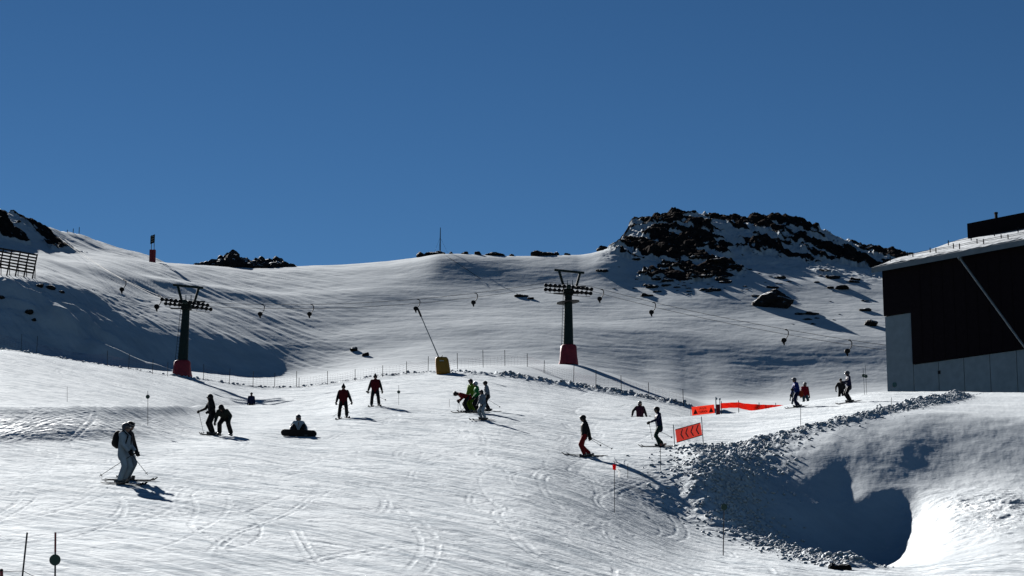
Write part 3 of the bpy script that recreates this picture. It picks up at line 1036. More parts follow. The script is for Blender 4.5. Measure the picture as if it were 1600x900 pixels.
zb = C0.z
bl = empty('mountain_building', (C0.x, C0.y, zb))
tag(bl, 'dark clad building with pale concrete base and snowy roof at the right edge', 'building')
bl.matrix_world = Matrix.Translation((C0.x, C0.y, zb)) @ RB.to_4x4()
ZE = pix(1376, 424, 137.0).z - zb           # eave height above the base
ZC = pix(1422, 570, 135.4).z - zb           # top of the low concrete
ZP = pix(1378, 495, 137.0).z - zb           # top of the tall concrete pier
SP_ = 2.2                                   # width of the pier
LB, DB = 34.0, 16.0
TA = math.tan(math.radians(18.5))
m_ = MB(); m_.prism([(0.3, -3), (DB, -3), (DB, ZE - 0.16 + TA * DB), (0.3, ZE - 0.16 + TA * 0.6)], (LB / 2, 0, 0), (0, 1, 0), (0, 0, 1), LB - 0.04)
m_.build('wall', CLAD, bl)
m_ = MB()
m_.prism([(0, ZP + 0.05), (SP_ + 0.05, ZP + 0.05), (SP_ + 0.05, ZC + 0.05), (LB, ZC + 0.05), (LB, ZE + 0.03), (0, ZE + 0.03)], (0, 0.14, 0), (1, 0, 0), (0, 0, 1), 0.30)
x = SP_ + 0.9
while x < LB - 1:                  # standing seams of the sheet cladding
    m_.box((x, -0.017, (ZC + ZE) / 2), (0.03, 0.02, ZE - ZC - 0.3))
    x += 0.9
m_.build('cladding', CLAD, bl)
m_ = MB(); m_.box((SP_ / 2, 0.22, ZP / 2 - 1.2), (SP_ - 0.03, 0.22, ZP + 2.4))
pan = m_.build('concrete_panel', CONC, bl)
x = SP_ + 0.02
while x < LB - 2:
    m_ = MB(); m_.box((x + 1.0, 0.22, ZC / 2 - 1.2), (1.97, 0.2 + 0.02 * rng.random(), ZC + 2.4))
    m_.build('concrete_panel', CONC, bl)
    x += 2.02
m_ = MB(); m_.tube([(0.62, 0.112, 0.42), (0.62, 0.08, 0.42)], 0.17, 16)
m_.build('round_plaque', TEAL, bl)
m_ = MB(); m_.box((4.3, 0.09, 0.85), (0.16, 0.08, 0.22)); m_.build('socket_box', DARKM, bl)
# roof: monopitch slab rising away from the facade, fascia, snow, snow guards
TA = math.tan(math.radians(18.5))
m_ = MB()
prof = [(-0.55, -0.02), (-0.55, 0.34), (DB, 0.34 + TA * DB), (DB, -0.02 + TA * DB)]
m_.add([(-0.5, y, ZE - 0.1 + z) for y, z in prof] + [(LB, y, ZE - 0.1 + z) for y, z in prof], [(0, 1, 2, 3), (4, 7, 6, 5), (0, 4, 5, 1), (1, 5, 6, 2), (2, 6, 7, 3), (3, 7, 4, 0)])
roof = m_.build('roof', ROOFM, bl)
# snow sheet with an uneven edge
nu, nv = 240, 40
vsn, fsn = [], []
for side in (1, 0):
    for i in range(nu):
        xx = -0.35 + (LB + 0.2) * i / (nu - 1)
        e0 = -0.42 + 0.10 * math.sin(xx * 1.3) + rng.uniform(-0.05, 0.05) + 0.07 * math.sin(xx * 4.1)
        for j in range(nv):
            t = j / (nv - 1)
            yy = e0 + (DB - 0.1 - e0) * t
            th = 0.02 + 0.13 * min(1, t * 12) * (1 + 0.35 * math.sin(xx * 0.7 + yy * 0.9)) * min(1, i / 3, (nu - 1 - i) / 3)
            vsn.append((xx, yy, ZE - 0.1 + 0.34 + TA * (yy + 0.55) * DB / (DB + 0.55) + 0.012 + (th if side else 0)))
for i in range(nu - 1):
    for j in range(nv - 1):
        a_ = i * nv + j
        fsn.append((a_, a_ + nv, a_ + nv + 1, a_ + 1))
        b_ = nu * nv + a_
        fsn.append((b_, b_ + 1, b_ + nv + 1, b_ + nv))
for i in range(nu - 1):
    a_, b_ = i * nv, nu * nv + i * nv
    fsn.append((a_, b_, b_ + nv, a_ + nv))
mb = MB(); mb.add(vsn, fsn)
snow_r = mb.build('snow_layer', ROOFSNOW, roof, smooth=True)
for yy, x0 in ((0.55, 0.3), (1.7, 0.9), (5.5, 1.6)):
    m_ = MB()
    zr = ZE - 0.1 + 0.34 + TA * (yy + 0.55)
    for zz in (0.30,):
        m_.tube([(x0, yy, zr + zz), (LB - 0.5, yy, zr + zz)], 0.016, 6)
    x = x0
    while x < LB - 0.6:
        m_.box((x, yy, zr + 0.25), (0.05, 0.05, 0.4))
        x += 1.9
    m_.build('snow_guard', DARKM, roof)
# the upper storey standing on the roof
t0 = 8.6
zu = ZE + 0.3 + TA * t0
m_ = MB(); m_.box((0.75 + LB / 2, t0 + 4, zu + 0.1), (LB - 0.6, 8, 2.4))
up = m_.build('upper_storey', CLAD, bl)
for sx in (2.35, 5.0, 8.2):
    m_ = MB(); m_.tube([(0.75 + sx, t0 + 0.6, zu + 1.25), (0.75 + sx, t0 + 0.6, zu + 1.75)], 0.11, 8)
    m_.tube([(0.75 + sx, t0 + 0.6, zu + 1.75), (0.75 + sx, t0 + 0.6, zu + 1.86)], 0.14, 8)
    m_.build('vent_pipe', DARKM, up)
# the long diagonal strut in front of the facade
m_ = MB(); m_.tube([(6.6, -0.45, ZE - 0.05), (12.9, -0.75, -0.4)], 0.075, 10)
m_.tube([(6.55, -0.4, ZE + 0.03), (6.75, -0.46, ZE - 0.25)], 0.14, 8)
m_.build('strut', STEEL, bl)

# ------------------------------------------------------------------ lift pylons
GREENM = mat('green_steel', (0.018, 0.032, 0.030), 0.7, spec=0.15, noise=(2, 0.25))
REDPAD = mat('red_pad', (0.26, 0.016, 0.030), 0.65, noise=(3, 0.25), bump=(3, 0.4, 0.1))
RUBBER = mat('black_rubber', (0.010, 0.010, 0.011), 0.7, spec=0.15)


def pylon(px, py, d, label, disc):
    p = pix(px, py, d)
    p.z = gz(p.x, p.y) - 0.1
    root = empty('lift_pylon', p)
    tag(root, label, 'lift pylon', 'drag lift pylons')
    H = 6.95 if not disc else 7.25
    tilt = 0.25 if not disc else 0.05
    MB().tube([(0, 0, 0.1), (tilt * 0.9, 0, H)], [0.56, 0.36], 20).build('shaft', GREENM, root, smooth=False)
    # padded foot: squarish cushion wrapped round, with straps
    hp = 1.65 if not disc else 2.0
    m = MB()
    secs = [(0.0, 0.95), (0.12, 0.98), (0.5, 0.90), (hp * 0.62, 0.82), (hp - 0.12, 0.80), (hp, 0.70)]
    nn = 20
    vs_, fs_ = [], []
    for zz, r in secs:
        for k in range(nn):
            a = 2 * math.pi * k / nn
            sq = 1.0 / max(abs(math.cos(a)), abs(math.sin(a))) ** 0.55
            wob = 1 + 0.05 * math.sin(3 * a + zz * 3)
            vs_.append((r * sq * wob * math.cos(a) + zz * 0.03, r * sq * wob * math.sin(a), zz))
    for i in range(len(secs) - 1):
        for k in range(nn):
            fs_.append((i * nn + k, i * nn + (k + 1) % nn, (i + 1) * nn + (k + 1) % nn, (i + 1) * nn + k))
    fs_.append(tuple(reversed(range(nn)))); fs_.append(tuple((len(secs) - 1) * nn + k for k in range(nn)))
    m.add(vs_, fs_)
    pad = m.build('foot_pad', REDPAD, root, smooth=True)
    # ladder on the left of the shaft
    m = MB()
    for sx in (-0.17, 0.17):
        m.tube([(-0.62 + sx * 0.6, -0.15 + sx, 0.6), (-0.42 + tilt + sx * 0.6, -0.1 + sx, H - 0.1)], 0.022, 6)
    zz = 0.9
    while zz < H - 0.2:
        xx = -0.62 + (0.2 + tilt) * (zz - 0.6) / (H - 0.7)
        m.tube([(xx - 0.1, -0.31, zz), (xx + 0.1, 0.04, zz)], 0.016, 6)
        zz += 0.3
    m.build('ladder', DARKM, root)
    # head box and cross arm (runs away from the viewer, between the two ropes)
    m = MB(); m.box((tilt, 0, H + 0.1), (0.95, 0.9, 0.55)); m.box((tilt, 0, H + 0.42), (0.42, 3.1, 0.30))
    m.build('crossarm', GREENM, root)
    # walkway plank along the head
    MB().box((tilt - 0.2, -0.4, H - 0.1), (2.6, 0.5, 0.06)).box((tilt + 0.15, 0.6, H + 0.75), (3.2, 0.12, 0.16)).build('walkway', DARKM, root)
    # top frame: two slanting posts carrying a beam
    m = MB()
    m.tube([(tilt - 0.42, 0, H + 0.5), (tilt - 0.92, 0, H + 2.25)], 0.13, 8)
    m.tube([(tilt + 0.72, 0, H + 0.4), (tilt + 1.15, 0, H + 2.0)], 0.13, 8)
    m.box((tilt + 0.1, 0, H + 2.2), (3.0, 0.24, 0.2), Matrix.Rotation(0.10, 3, 'Y'))
    m.build('top_frame', GREENM, root)
    # sheave trains either side of the cross arm
    for sy in (-1.1, 1.1):
        m = MB()
        sl = -0.13 if not disc else -0.09
        for x0, x1 in ((-2.35, -0.3), (0.3, 2.35)):
            m.box((tilt + (x0 + x1) / 2, sy, H + 0.42 + sl * (x0 + x1) / 2 - abs(x0 + x1) * 0.02), (x1 - x0, 0.10, 0.16), Matrix.Rotation(-sl, 3, 'Y'))
        m.tube([(tilt - 2.3, sy - 0.2, H + 0.02 - sl * 2.3), (tilt - 1.2, sy - 0.2, H - 0.02 - sl * 1.2), (tilt + 1.2, sy - 0.2, H - 0.02 + sl * 1.2), (tilt + 2.2, sy - 0.2, H + 0.02 + sl * 2.2)], 0.025, 6)
        for xx in (-1.8, -0.9, 0.9, 1.8):
            m.tube([(tilt + xx, sy - 0.1, H + 0.4 + sl * xx), (tilt + xx, sy - 0.2, H + sl * xx)], 0.03, 6)
        tr = m.build('sheave_train', DARKM, root)
        for xx in (-2.25, -1.82, -1.35, -0.9, -0.45, 0.45, 0.9, 1.35, 1.8, 2.25):
            zc = H + 0.45 + sl * xx - 0.03 * abs(xx)
            w = MB()
            w.tube([(tilt + xx, sy - 0.09, zc), (tilt + xx, sy - 0.06, zc), (tilt + xx, sy, zc), (tilt + xx, sy + 0.06, zc), (tilt + xx, sy + 0.09, zc)], [0.18, 0.19, 0.15, 0.19, 0.18], 14)
            w.build('sheave', RUBBER, tr)
    # two rods standing on the head
    for xx in (-0.1, 0.42):
        MB().tube([(tilt + xx, 0.1, H + 0.55), (tilt + xx, 0.1, H + 1.35)], 0.045, 6).build('lifting_rod', STEEL, root)
    if disc:
        m = MB()
        n = 24
        for z0, z1, r in ((H - 0.95, H - 0.9, 1.15),):
            m.tube([(0.0, 0, z0), (0.0, 0, z1)], r, n)
        m.v = [(x_ * 1.0, y_ * 1.0, z_ + 0.10 * x_) for x_, y_, z_ in m.v]
        m.build('platform', DARKM, root)
    return root, Vector((p.x + tilt, p.y, p.z + H + 0.45 + 0.2))


_, H1 = pylon(284, 588, 200, 'left-hand dark green lift pylon with red foot pad and black sheaves', False)
_, H2 = pylon(888, 570, 200, 'right-hand dark green lift pylon with red foot pad and round platform', True)

# ropes
ROPE = mat('steel_rope', (0.02, 0.021, 0.023), 0.8, spec=0.1)
ropes = []
for off, lab in ((-1.1, 'front haul rope of the drag lift running over both pylons'), (1.1, 'rear haul rope of the drag lift running over both pylons')):
    A = pix(96, 394, 306) + Vector((0, off * 2, 0.3)); A.z = gz(A.x, A.y) + 0.8
    B = pix(1480, 556, 160) + Vector((0, off, 0))
    P1 = H1 + Vector((0, off, 0)); P2 = H2 + Vector((0, off, 0))
    pts = []

    def span(a, b, sag, n=40):
        for q in range(n + 1):
            t = q / n
            p = a.lerp(b, t)
            p.z -= 4 * sag * t * (1 - t)
            pts.append(p)
    span(A, P1 + Vector((-2.25, 0, 0.29)), 0.7)
    span(P1 + Vector((-2.25, 0, 0.29)), P1 + Vector((2.25, 0, -0.29)), -0.08, 8)
    span(P1 + Vector((2.25, 0, -0.29)), P2 + Vector((-2.25, 0, 0.2)), 0.95)
    span(P2 + Vector((-2.25, 0, 0.2)), P2 + Vector((2.25, 0, -0.2)), -0.08, 8)
    span(P2 + Vector((2.25, 0, -0.2)), B, 0.6)
    o = MB().tube(pts, 0.018, 6).build('haul_rope', ROPE)
    tag(o, lab, 'rope')
    ropes.append(pts)


def hanger_proto():
    root = empty('tow_hanger', (0, 0, 0))
    m = MB(); m.box((0, 0, -0.02), (0.22, 0.09, 0.10))
    m.tube([(0.05, 0, -0.05), (0.20, 0, -0.2), (0.20, 0, -0.5), (0.10, 0, -0.78), (-0.02, 0, -0.95)], [0.04, 0.045, 0.045, 0.04, 0.04], 8)
    m.build('hanger_arm', DARKM, root)
    m = MB()
    m.tube([(-0.2, -0.1, -1.12), (-0.2, 0.1, -1.12)], 0.24, 16)
    sp = m.build('spring_box', RUBBER, root)
    m = MB(); m.tube([(-0.22, 0, -1.32), (-0.17, 0, -1.62)], [0.11, 0.05], 8); m.build('handle', RUBBER, root)
    return root


HG = [(194, 427, 'highest tow hanger, above the snow slope beyond the left pylon'), (249, 463, 'tow hanger just left of the left pylon head'),
      (410, 474, 'first tow hanger to the right of the left pylon'), (487, 461, 'second tow hanger to the right of the left pylon'),
      (653, 459, 'tow hanger above the tip of the snow gun lance'), (743, 444, 'tow hanger between the snow gun lance and the right pylon'),
      (940, 447, 'tow hanger just right of the right pylon head'), (1021, 464, 'second tow hanger to the right of the right pylon'),
      (1228, 505, 'second tow hanger from the building, on the falling rope'), (1327, 523, 'tow hanger nearest to the building')]
hp0 = None
for px, py, lab in HG:
    best = None
    for pts in ropes:
        for p in pts:
            qx, qy = proj(p)
            e = abs(qx - px) + 0.8 * abs(qy - py)
            if best is None or e < best[0]:
                best = (e, p)
    # interpolate along the rope to the exact bearing
    bp_ = best[1]
    for pts in ropes:
        if bp_ in pts:
            k = pts.index(bp_)
            for k2 in (k - 1, k):
                if 0 <= k2 < len(pts) - 1:
                    xa, xb = proj(pts[k2])[0], proj(pts[k2 + 1])[0]
                    if (xa - px) * (xb - px) <= 0 and xa != xb:
                        bp_ = pts[k2].lerp(pts[k2 + 1], (px - xa) / (xb - xa))
                        break
            break
    if hp0 is None:
        hp0 = o = hanger_proto()
    else:
        o = hp0.copy(); COL.objects.link(o)
        for ch in hp0.children:
            c = ch.copy(); COL.objects.link(c); c.parent = o
    o.location = bp_
    tag(o, lab, 'tow hanger', 'tow hangers on the haul ropes')
    o.scale = (1, 1, 0.85)
    if px < 260:
        o.scale = (1.1, 1.1, 1.0)

# ------------------------------------------------------------------ snow gun lance with its yellow pad
YEL = mat('yellow_pad', (0.46, 0.20, 0.012), 0.6, noise=(2.5, 0.15), bump=(3, 0.3, 0.08))
g = see(693, 584)
lance = empty('snow_lance', g)
tag(lance, 'leaning snow-making lance with a yellow padded foot in the middle distance', 'snow lance')
k = g.y / F * 1.02
m = MB()
vs_, fs_ = [], []
for zz, w, t in ((-0.1, 0.62, 0.55), (0.1, 0.66, 0.6), (0.8, 0.64, 0.58), (1.35, 0.60, 0.54), (1.5, 0.50, 0.44)):
    n = 16
    for q in range(n):
        a = 2 * math.pi * q / n
        sq = 1.0 / max(abs(math.cos(a)), abs(math.sin(a))) ** 0.6
        vs_.append((w * sq * math.cos(a) - zz * 0.12, t * sq * math.sin(a), zz))
for i in range(4):
    for q in range(16):
        fs_.append((i * 16 + q, i * 16 + (q + 1) % 16, (i + 1) * 16 + (q + 1) % 16, (i + 1) * 16 + q))
fs_.append(tuple(reversed(range(16)))); fs_.append(tuple(64 + q for q in range(16)))
m.add(vs_, fs_)
pad = m.build('foot_pad', YEL, lance, smooth=True)
MB().box((-0.16, -0.56, 1.12), (0.42, 0.02, 0.10)).build('sticker', mat('white_sticker', (0.7, 0.62, 0.5), 0.5), pad)
tip = pix(653.5, 484, g.y + 0.4) - g
b0 = Vector((-0.22, 0.0, 1.0))
MB().tube([b0, b0.lerp(tip, 0.5), tip], [0.055, 0.048, 0.042], 8).build('pole', STEEL, lance)
MB().tube([b0.lerp(tip, 0.87), tip + (tip - b0).normalized() * 0.12], [0.085, 0.095], 10).build('nozzle_head', DARKM, lance)
MB().tube([b0.lerp(tip, 0.07), b0.lerp(tip, 0.07) + Vector((0.28, -0.05, 0.34))], 0.04, 8).build('crank', DARKM, lance)

# ------------------------------------------------------------------ tower sign and mast on the skyline
x, y, z = crest_y(238)
p = pix(238, 407, y - 1.5); p.z = gz(p.x, p.y) - 0.1
st = empty('tower_sign', p)
tag(st, 'tall double-post sign with dark red padded feet on the left skyline', 'sign')
k = p.y / F * 1.02
for sx in (-0.22, 0.24):
    MB().box((sx, 0, 1.0), (0.42, 0.6, 2.05)).build('foot_pad', REDPAD, st)
    MB().tube([(sx * 0.9, 0, 2.0), (sx * 0.9 - 0.05, 0, 4.3)], 0.06, 8).build('post', STEEL, st)
SIGNW = mat('sign_pale', (0.30, 0.27, 0.24), 0.6)
m = MB(); m.prism([(-0.38, 2.9), (0.28, 3.15), (0.28, 4.45), (-0.38, 4.15)], (0, -0.09, 0), (1, 0, 0), (0, 0, 1), 0.05)
sg = m.build('sign_panel', DARKM, st)
m = MB()
for q in range(3):
    m.box((-0.05, -0.13, 3.35 + q * 0.36), (0.42, 0.012, 0.13), Matrix.Rotation(-0.3, 3, 'Y'))
m.build('sign_marking', SIGNW, sg)

x, y, z = crest_y(675)
ms = empty('mast', (x, y, z - 0.3))
tag(ms, 'thin tall mast standing on the skyline beside dark rocks', 'mast')
MB().tube([(0, 0, 0), (0, 0, 2.5), (0.02, 0, 4.45)], [0.09, 0.075, 0.05], 8).build('pole', DARKM, ms)
m = MB()
for a in (0.4, 2.5, 4.6):
    m.tube([(0, 0, 2.9), (1.6 * math.cos(a), 1.6 * math.sin(a), -0.1)], 0.012, 5)
m.build('guy_wire', DARKM, ms)
for px, hpx, lab in ((115, 7, 'shorter of two thin poles on the left skyline'), (124, 11, 'taller of two thin poles on the left skyline'), (105, 4, 'short stub of a pole on the left skyline')):
    j = int(np.argmin(np.abs(PXR[int(np.argmin(np.abs(SR - 14.9)))] - px)))
    i0 = int(np.argmin(np.abs(SR - 14.0))); i1 = int(np.argmin(np.abs(SR - 15.1)))
    i = i0 + int(np.argmax((Z[i0:i1, j] - CAMZ) / D[i0:i1, j]))
    o = MB().tube([(0, 0, -0.3), (0, 0, hpx * D[i, j] / F)], 0.06, 6).build('pole', DARKM)
    o.location = (float(X[i, j]), float(D[i, j]), float(Z[i, j]))
    tag(o, lab, 'pole', 'thin poles on the left skyline')

# the thin cable that drops from the mast rocks over the snow
a_, b_ = see(692, 399.5), see(752, 437)
pts = []
for q in range(13):
    t = q / 12
    s_ = see(692 + 60 * t, 400 + 37 * t)
    pts.append(s_ + Vector((0, -0.1, 0.35 - 0.3 * t)))
tag(MB().tube(pts, 0.03, 5).build('cable', DARKM), 'dark cable hanging down the snow from the rocks by the mast', 'cable')

# ------------------------------------------------------------------ wooden snow fence
WOOD = mat('dark_wood', (0.022, 0.015, 0.012), 0.8, noise=(6, 0.3))
a_ = pix(0, 427, 229.5); b_ = pix(43, 434.5, 231)
dirx = (b_ - a_); kk = dirx.length
fe = empty('snow_fence', a_)
tag(fe, 'dark slatted wooden snow fence on the slope at the left edge', 'fence')
k = 230 / F * 1.02
up_ = Vector((0.12, 0.25, 1.0)).normalized()
e1 = dirx.normalized()
for q in range(-4, 4):
    base = e1 * (0.72 + q * 1.02) * (kk / 3.3)
    base_w = a_ + base
    zg = gz(base_w.x, base_w.y)
    lo = Vector((base.x, base.y, min(base.z, zg - a_.z) - 0.5))
    hi = base + up_ * 3.15
    m = MB(); m.tube([lo, hi], 0.085, 6); m.tube([hi.lerp(lo, 0.35), lo + Vector((0.1, 1.3, 0))], 0.05, 6)
    m.build('post', WOOD, fe)
for q in range(7):
    o_ = up_ * (0.72 + q * 0.385) + Vector((0, -0.1, 0))
    s0 = e1 * (-3.4 * kk / 3.3); s1 = e1 * (3.86 * kk / 3.3)
    n_ = e1.cross(up_).normalized() * 0.02
    w_ = up_ * 0.10
    m = MB(); m.add([s0 + o_ - w_ - n_, s1 + o_ - w_ - n_, s1 + o_ + w_ - n_, s0 + o_ + w_ - n_, s0 + o_ - w_ + n_, s1 + o_ - w_ + n_, s1 + o_ + w_ + n_, s0 + o_ + w_ + n_],
                    [(0, 1, 2, 3), (7, 6, 5, 4), (0, 4, 5, 1), (1, 5, 6, 2), (2, 6, 7, 3), (3, 7, 4, 0)])
    m.build('slat', WOOD, fe)

# ------------------------------------------------------------------ safety fences along the far piste edge
NET = mat('purple_net', (0.20, 0.05, 0.13), 0.7)
POLE = mat('dark_pole', (0.018, 0.016, 0.02), 0.5)


def safety_fence(posts, label, dmin):
    b = []
    for px, yt, yb in posts:
        p = see(px, yb, dmin)
        b.append((p, (yb - yt) * p.y / F * 1.03))
    root = empty('safety_fence', b[0][0])
    tag(root, label, 'net fence')
    o = b[0][0]
    net = MB()
    for i, (p, hh) in enumerate(b):
        lean = Vector((rng.uniform(-0.04, 0.04), 0, 1))
        MB().tube([p - o - Vector((0, 0, 0.2)), p - o + lean * hh], 0.028, 6).build('post', POLE, root)
        if i + 1 < len(b):
            q, h2 = b[i + 1]
            L = (q - p).length
            n = max(2, int(L / 0.35))
            hgt_ = [0.12, 0.32, 0.52, 0.72, 0.92, 1.05]
            gp = []
            for s_ in range(n + 1):
                w_ = p.lerp(q, s_ / n)
                w_.z = gz(w_.x, w_.y)
                gp.append(w_ - o)
            for zz in hgt_:
                net.tube([w_ + Vector((0, 0, zz - 0.10 * math.sin(math.pi * s_ / n))) for s_, w_ in enumerate(gp)], 0.006, 3, cap=False)
            for w_ in gp[1:-1]:
                net.tube([w_ + Vector((0, 0, 0.05)), w_ + Vector((0, 0, 0.97))], 0.005, 3, cap=False)
    net.build('net', NET, root)


safety_fence([(-40, 500, 524), (-12, 508, 533), (33, 522, 547), (57, 525, 551), (168, 548, 572), (201, 553, 577), (238, 562, 584), (262, 566, 588)],
             'purple safety net on thin posts between the shaded slope and the left pylon', 160)
safety_fence([(318, 569, 592), (358, 576, 600), (395, 580, 604), (429, 583, 605), (463, 580, 604), (467, 590, 605), (512, 580, 601), (555, 577, 595), (598, 571, 589), (635, 565, 585), (669, 557, 580),
              (715, 552, 577), (755, 547, 574), (789, 547, 572), (824, 552, 573), (850, 563, 583), (896, 568, 597), (931, 578, 607), (971, 587, 612), (1014, 598, 622), (1068, 608, 635)],
             'long safety net on thin posts running past the yellow pad and right pylon', 160)


def flag_fabric(name, color):
    m = mat(name, color, 0.7, spec=0.1)
    nt = m.node_tree
    b = nt.nodes['Principled BSDF']
    tr = nt.nodes.new('ShaderNodeBsdfTranslucent')
    tr.inputs['Color'].default_value = (*color, 1)
    mx = nt.nodes.new('ShaderNodeMixShader'); mx.inputs[0].default_value = 0.55
    out = nt.nodes['Material Output']
    nt.links.new(b.outputs[0], mx.inputs[1]); nt.links.new(tr.outputs[0], mx.inputs[2])
    nt.links.new(mx.outputs[0], out.inputs['Surface'])
    return m


ORANGE = flag_fabric('orange_fabric', (0.78, 0.17, 0.115))
ROSE = flag_fabric('faded_orange_fabric', (0.62, 0.17, 0.14))
ORNET = flag_fabric('orange_net', (0.80, 0.10, 0.06))
DRED = mat('dark_red_print', (0.10, 0.004, 0.006), 0.7)
BLK = mat('black_print', (0.015, 0.008, 0.010), 0.7)


def banner(name, label, corners, d0, d1, poles, cat, cm=None):
    """corners TL TR BR BL in photo pixels; left edge at distance d0, right at d1"""
    P = [pix(*corners[0], d0), pix(*corners[1], d1), pix(*corners[2], d1), pix(*corners[3], d0)]
    o = P[3].copy()
    root = empty(name, o)
    tag(root, label, cat)
    P = [p - o for p in P]
    nrm = (P[2] - P[3]).cross(P[0] - P[3]).normalized()
    if nrm.y > 0:
        nrm = -nrm

    def at(u, v, lift=0.0):
        a = P[3].lerp(P[2], u); b = P[0].lerp(P[1], u)
        return a.lerp(b, v) + nrm * (lift + 0.015 * math.sin(u * 7 + v * 2))
    n, q = 16, 6
    m = MB()
    vs_ = [at(i / n, j / q, l) for l in (0.0, -0.006) for i in range(n + 1) for j in range(q + 1)]
    fs_ = []
    N1 = (n + 1) * (q + 1)
    for i in range(n):
        for j in range(q):
            a = i * (q + 1) + j
            fs_.append((a, a + q + 1, a + q + 2, a + 1))
            fs_.append((N1 + a, N1 + a + 1, N1 + a + q + 2, N1 + a + q + 1))
    m.add(vs_, fs_)
    cl = m.build('banner_cloth', cm or ORANGE, root)
    for px, yt, yb, d in poles:
        t_ = pix(px[0], yt, d); bt = pix(px[1], yb, d)
        bt.z = min(bt.z, gz(bt.x, bt.y) + 0.02)
        MB().tube([bt - o - Vector((0, 0, 0.15)), t_ - o], 0.018, 8).build('pole', STEEL, root)
    return root, cl, at


def strokes(at, lines, w, name, m, parent, lift=0.02):
    mb_ = MB()
    for ln in lines:
        for (u0, v0), (u1, v1) in zip(ln[:-1], ln[1:]):
            a, b = at(u0, v0, lift), at(u1, v1, lift)
            mb_.tube([a, b], w, 5)
    return mb_.build(name, m, parent)


def fills(at, polys, name, m, parent, lift=0.012):
    mb_ = MB()
    for pl in polys:
        f = [at(u, v, lift) for u, v in pl]; bk = [at(u, v, lift - 0.006) for u, v in pl]
        n = len(pl)
        mb_.add(f + bk, [tuple(range(n)), tuple(reversed(range(n, 2 * n)))] + [(i, n + i, n + (i + 1) % n, (i + 1) % n) for i in range(n)])
    return mb_.build(name, m, parent)


rt, cl, at = banner('chevron_banner', 'orange banner with four black chevrons beside the skier in dark green', [(1054.5, 671), (1094, 660), (1097, 680.5), (1057.5, 692)], 88.0, 89.5,
                    [((1052, 1055), 663.5, 703, 88.0), ((1096, 1099.5), 651, 697, 89.6)], 'banner', ROSE)
chev = []
for q in range(4):
    u = 0.17 + q * 0.205
    chev.append([(u + 0.115, 0.16), (u + 0.072, 0.16), (u - 0.005, 0.52), (u + 0.092, 0.88), (u + 0.135, 0.88), (u + 0.04, 0.52)])
fills(at, [[c[0], c[1], c[2], c[5]] for c in chev] + [[c[5], c[2], c[3], c[4]] for c in chev], 'chevron_print', BLK, cl)
fills(at, [[(0, 0.94), (1, 0.94), (1, 1), (0, 1)], [(0, 0), (1, 0), (1, 0.06), (0, 0.06)]], 'hem', DRED, cl, 0.010)

rt, cl, at = banner('warning_banner', 'orange banner with two dark triangles and lettering in front of the far net', [(1080.5, 636), (1115.5, 632), (1116.5, 645.5), (1081.5, 649.5)], 152, 153,
                    [((1079.5, 1079.5), 632, 654, 152), ((1118, 1119), 621, 649, 153)], 'banner')
tri = []
for u in (0.15, 0.85):
    tri.append([(u - 0.10, 0.14), (u + 0.10, 0.14), (u, 0.72)])
for t_ in tri:
    fills(at, [t_], 'triangle_print', DRED, cl)
FONT = {'P': [[(0, 0), (0, 1), (.8, 1), (.8, .5), (0, .5)]], 'I': [[(.4, 0), (.4, 1)]], 'S': [[(.8, 1), (0, 1), (0, .5), (.8, .5), (.8, 0), (0, 0)]], 'T': [[(0, 1), (.8, 1)], [(.4, 0), (.4, 1)]],
        'A': [[(0, 0), (.4, 1), (.8, 0)], [(.15, .4), (.65, .4)]], 'C': [[(.8, 1), (0, 1), (0, 0), (.8, 0)]], 'E': [[(.8, 1), (0, 1), (0, 0), (.8, 0)], [(0, .5), (.6, .5)]],
        'R': [[(0, 0), (0, 1), (.8, 1), (.8, .5), (0, .5), (.8, 0)]], 'D': [[(0, 0), (0, 1), (.6, 1), (.8, .7), (.8, .3), (.6, 0), (0, 0)]]}


def text(at, s_, u0, u1, v0, v1, w, m, parent):
    n = len(s_); cw = (u1 - u0) / n
    lines = []
    for i, ch in enumerate(s_):
        for ln in FONT[ch]:
            lines.append([(u0 + (i + x_ * 0.85) * cw, v0 + y_ * (v1 - v0)) for x_, y_ in ln])
    strokes(at, lines, w, 'lettering', m, parent)


text(at, 'PISTA', 0.36, 0.66, 0.58, 0.82, 0.014, DRED, cl)
text(at, 'CERRADA', 0.30, 0.70, 0.20, 0.44, 0.014, DRED, cl)

# red-and-white marker stand beside the warning banner
g = see(1122, 649, 140)
o = empty('net_post', g)
tag(o, 'short red padded post joining the warning banner and the orange net', 'post')
MB().box((0, 0, 0.42), (0.26, 0.2, 0.85)).build('pad', REDPAD, o)
MB().tube([(-0.14, 0, 0), (-0.14, 0, 1.45)], 0.03, 6).tube([(0.14, 0, 0), (0.16, 0, 1.35)], 0.03, 6).build('pole', STEEL, o)
MB().sphere((-0.10, 0, 1.3), (0.08, 0.05, 0.09)).sphere((0.16, 0, 1.28), (0.08, 0.05, 0.09)).build('reflector', mat('white_reflector', (0.75, 0.75, 0.75), 0.4), o)

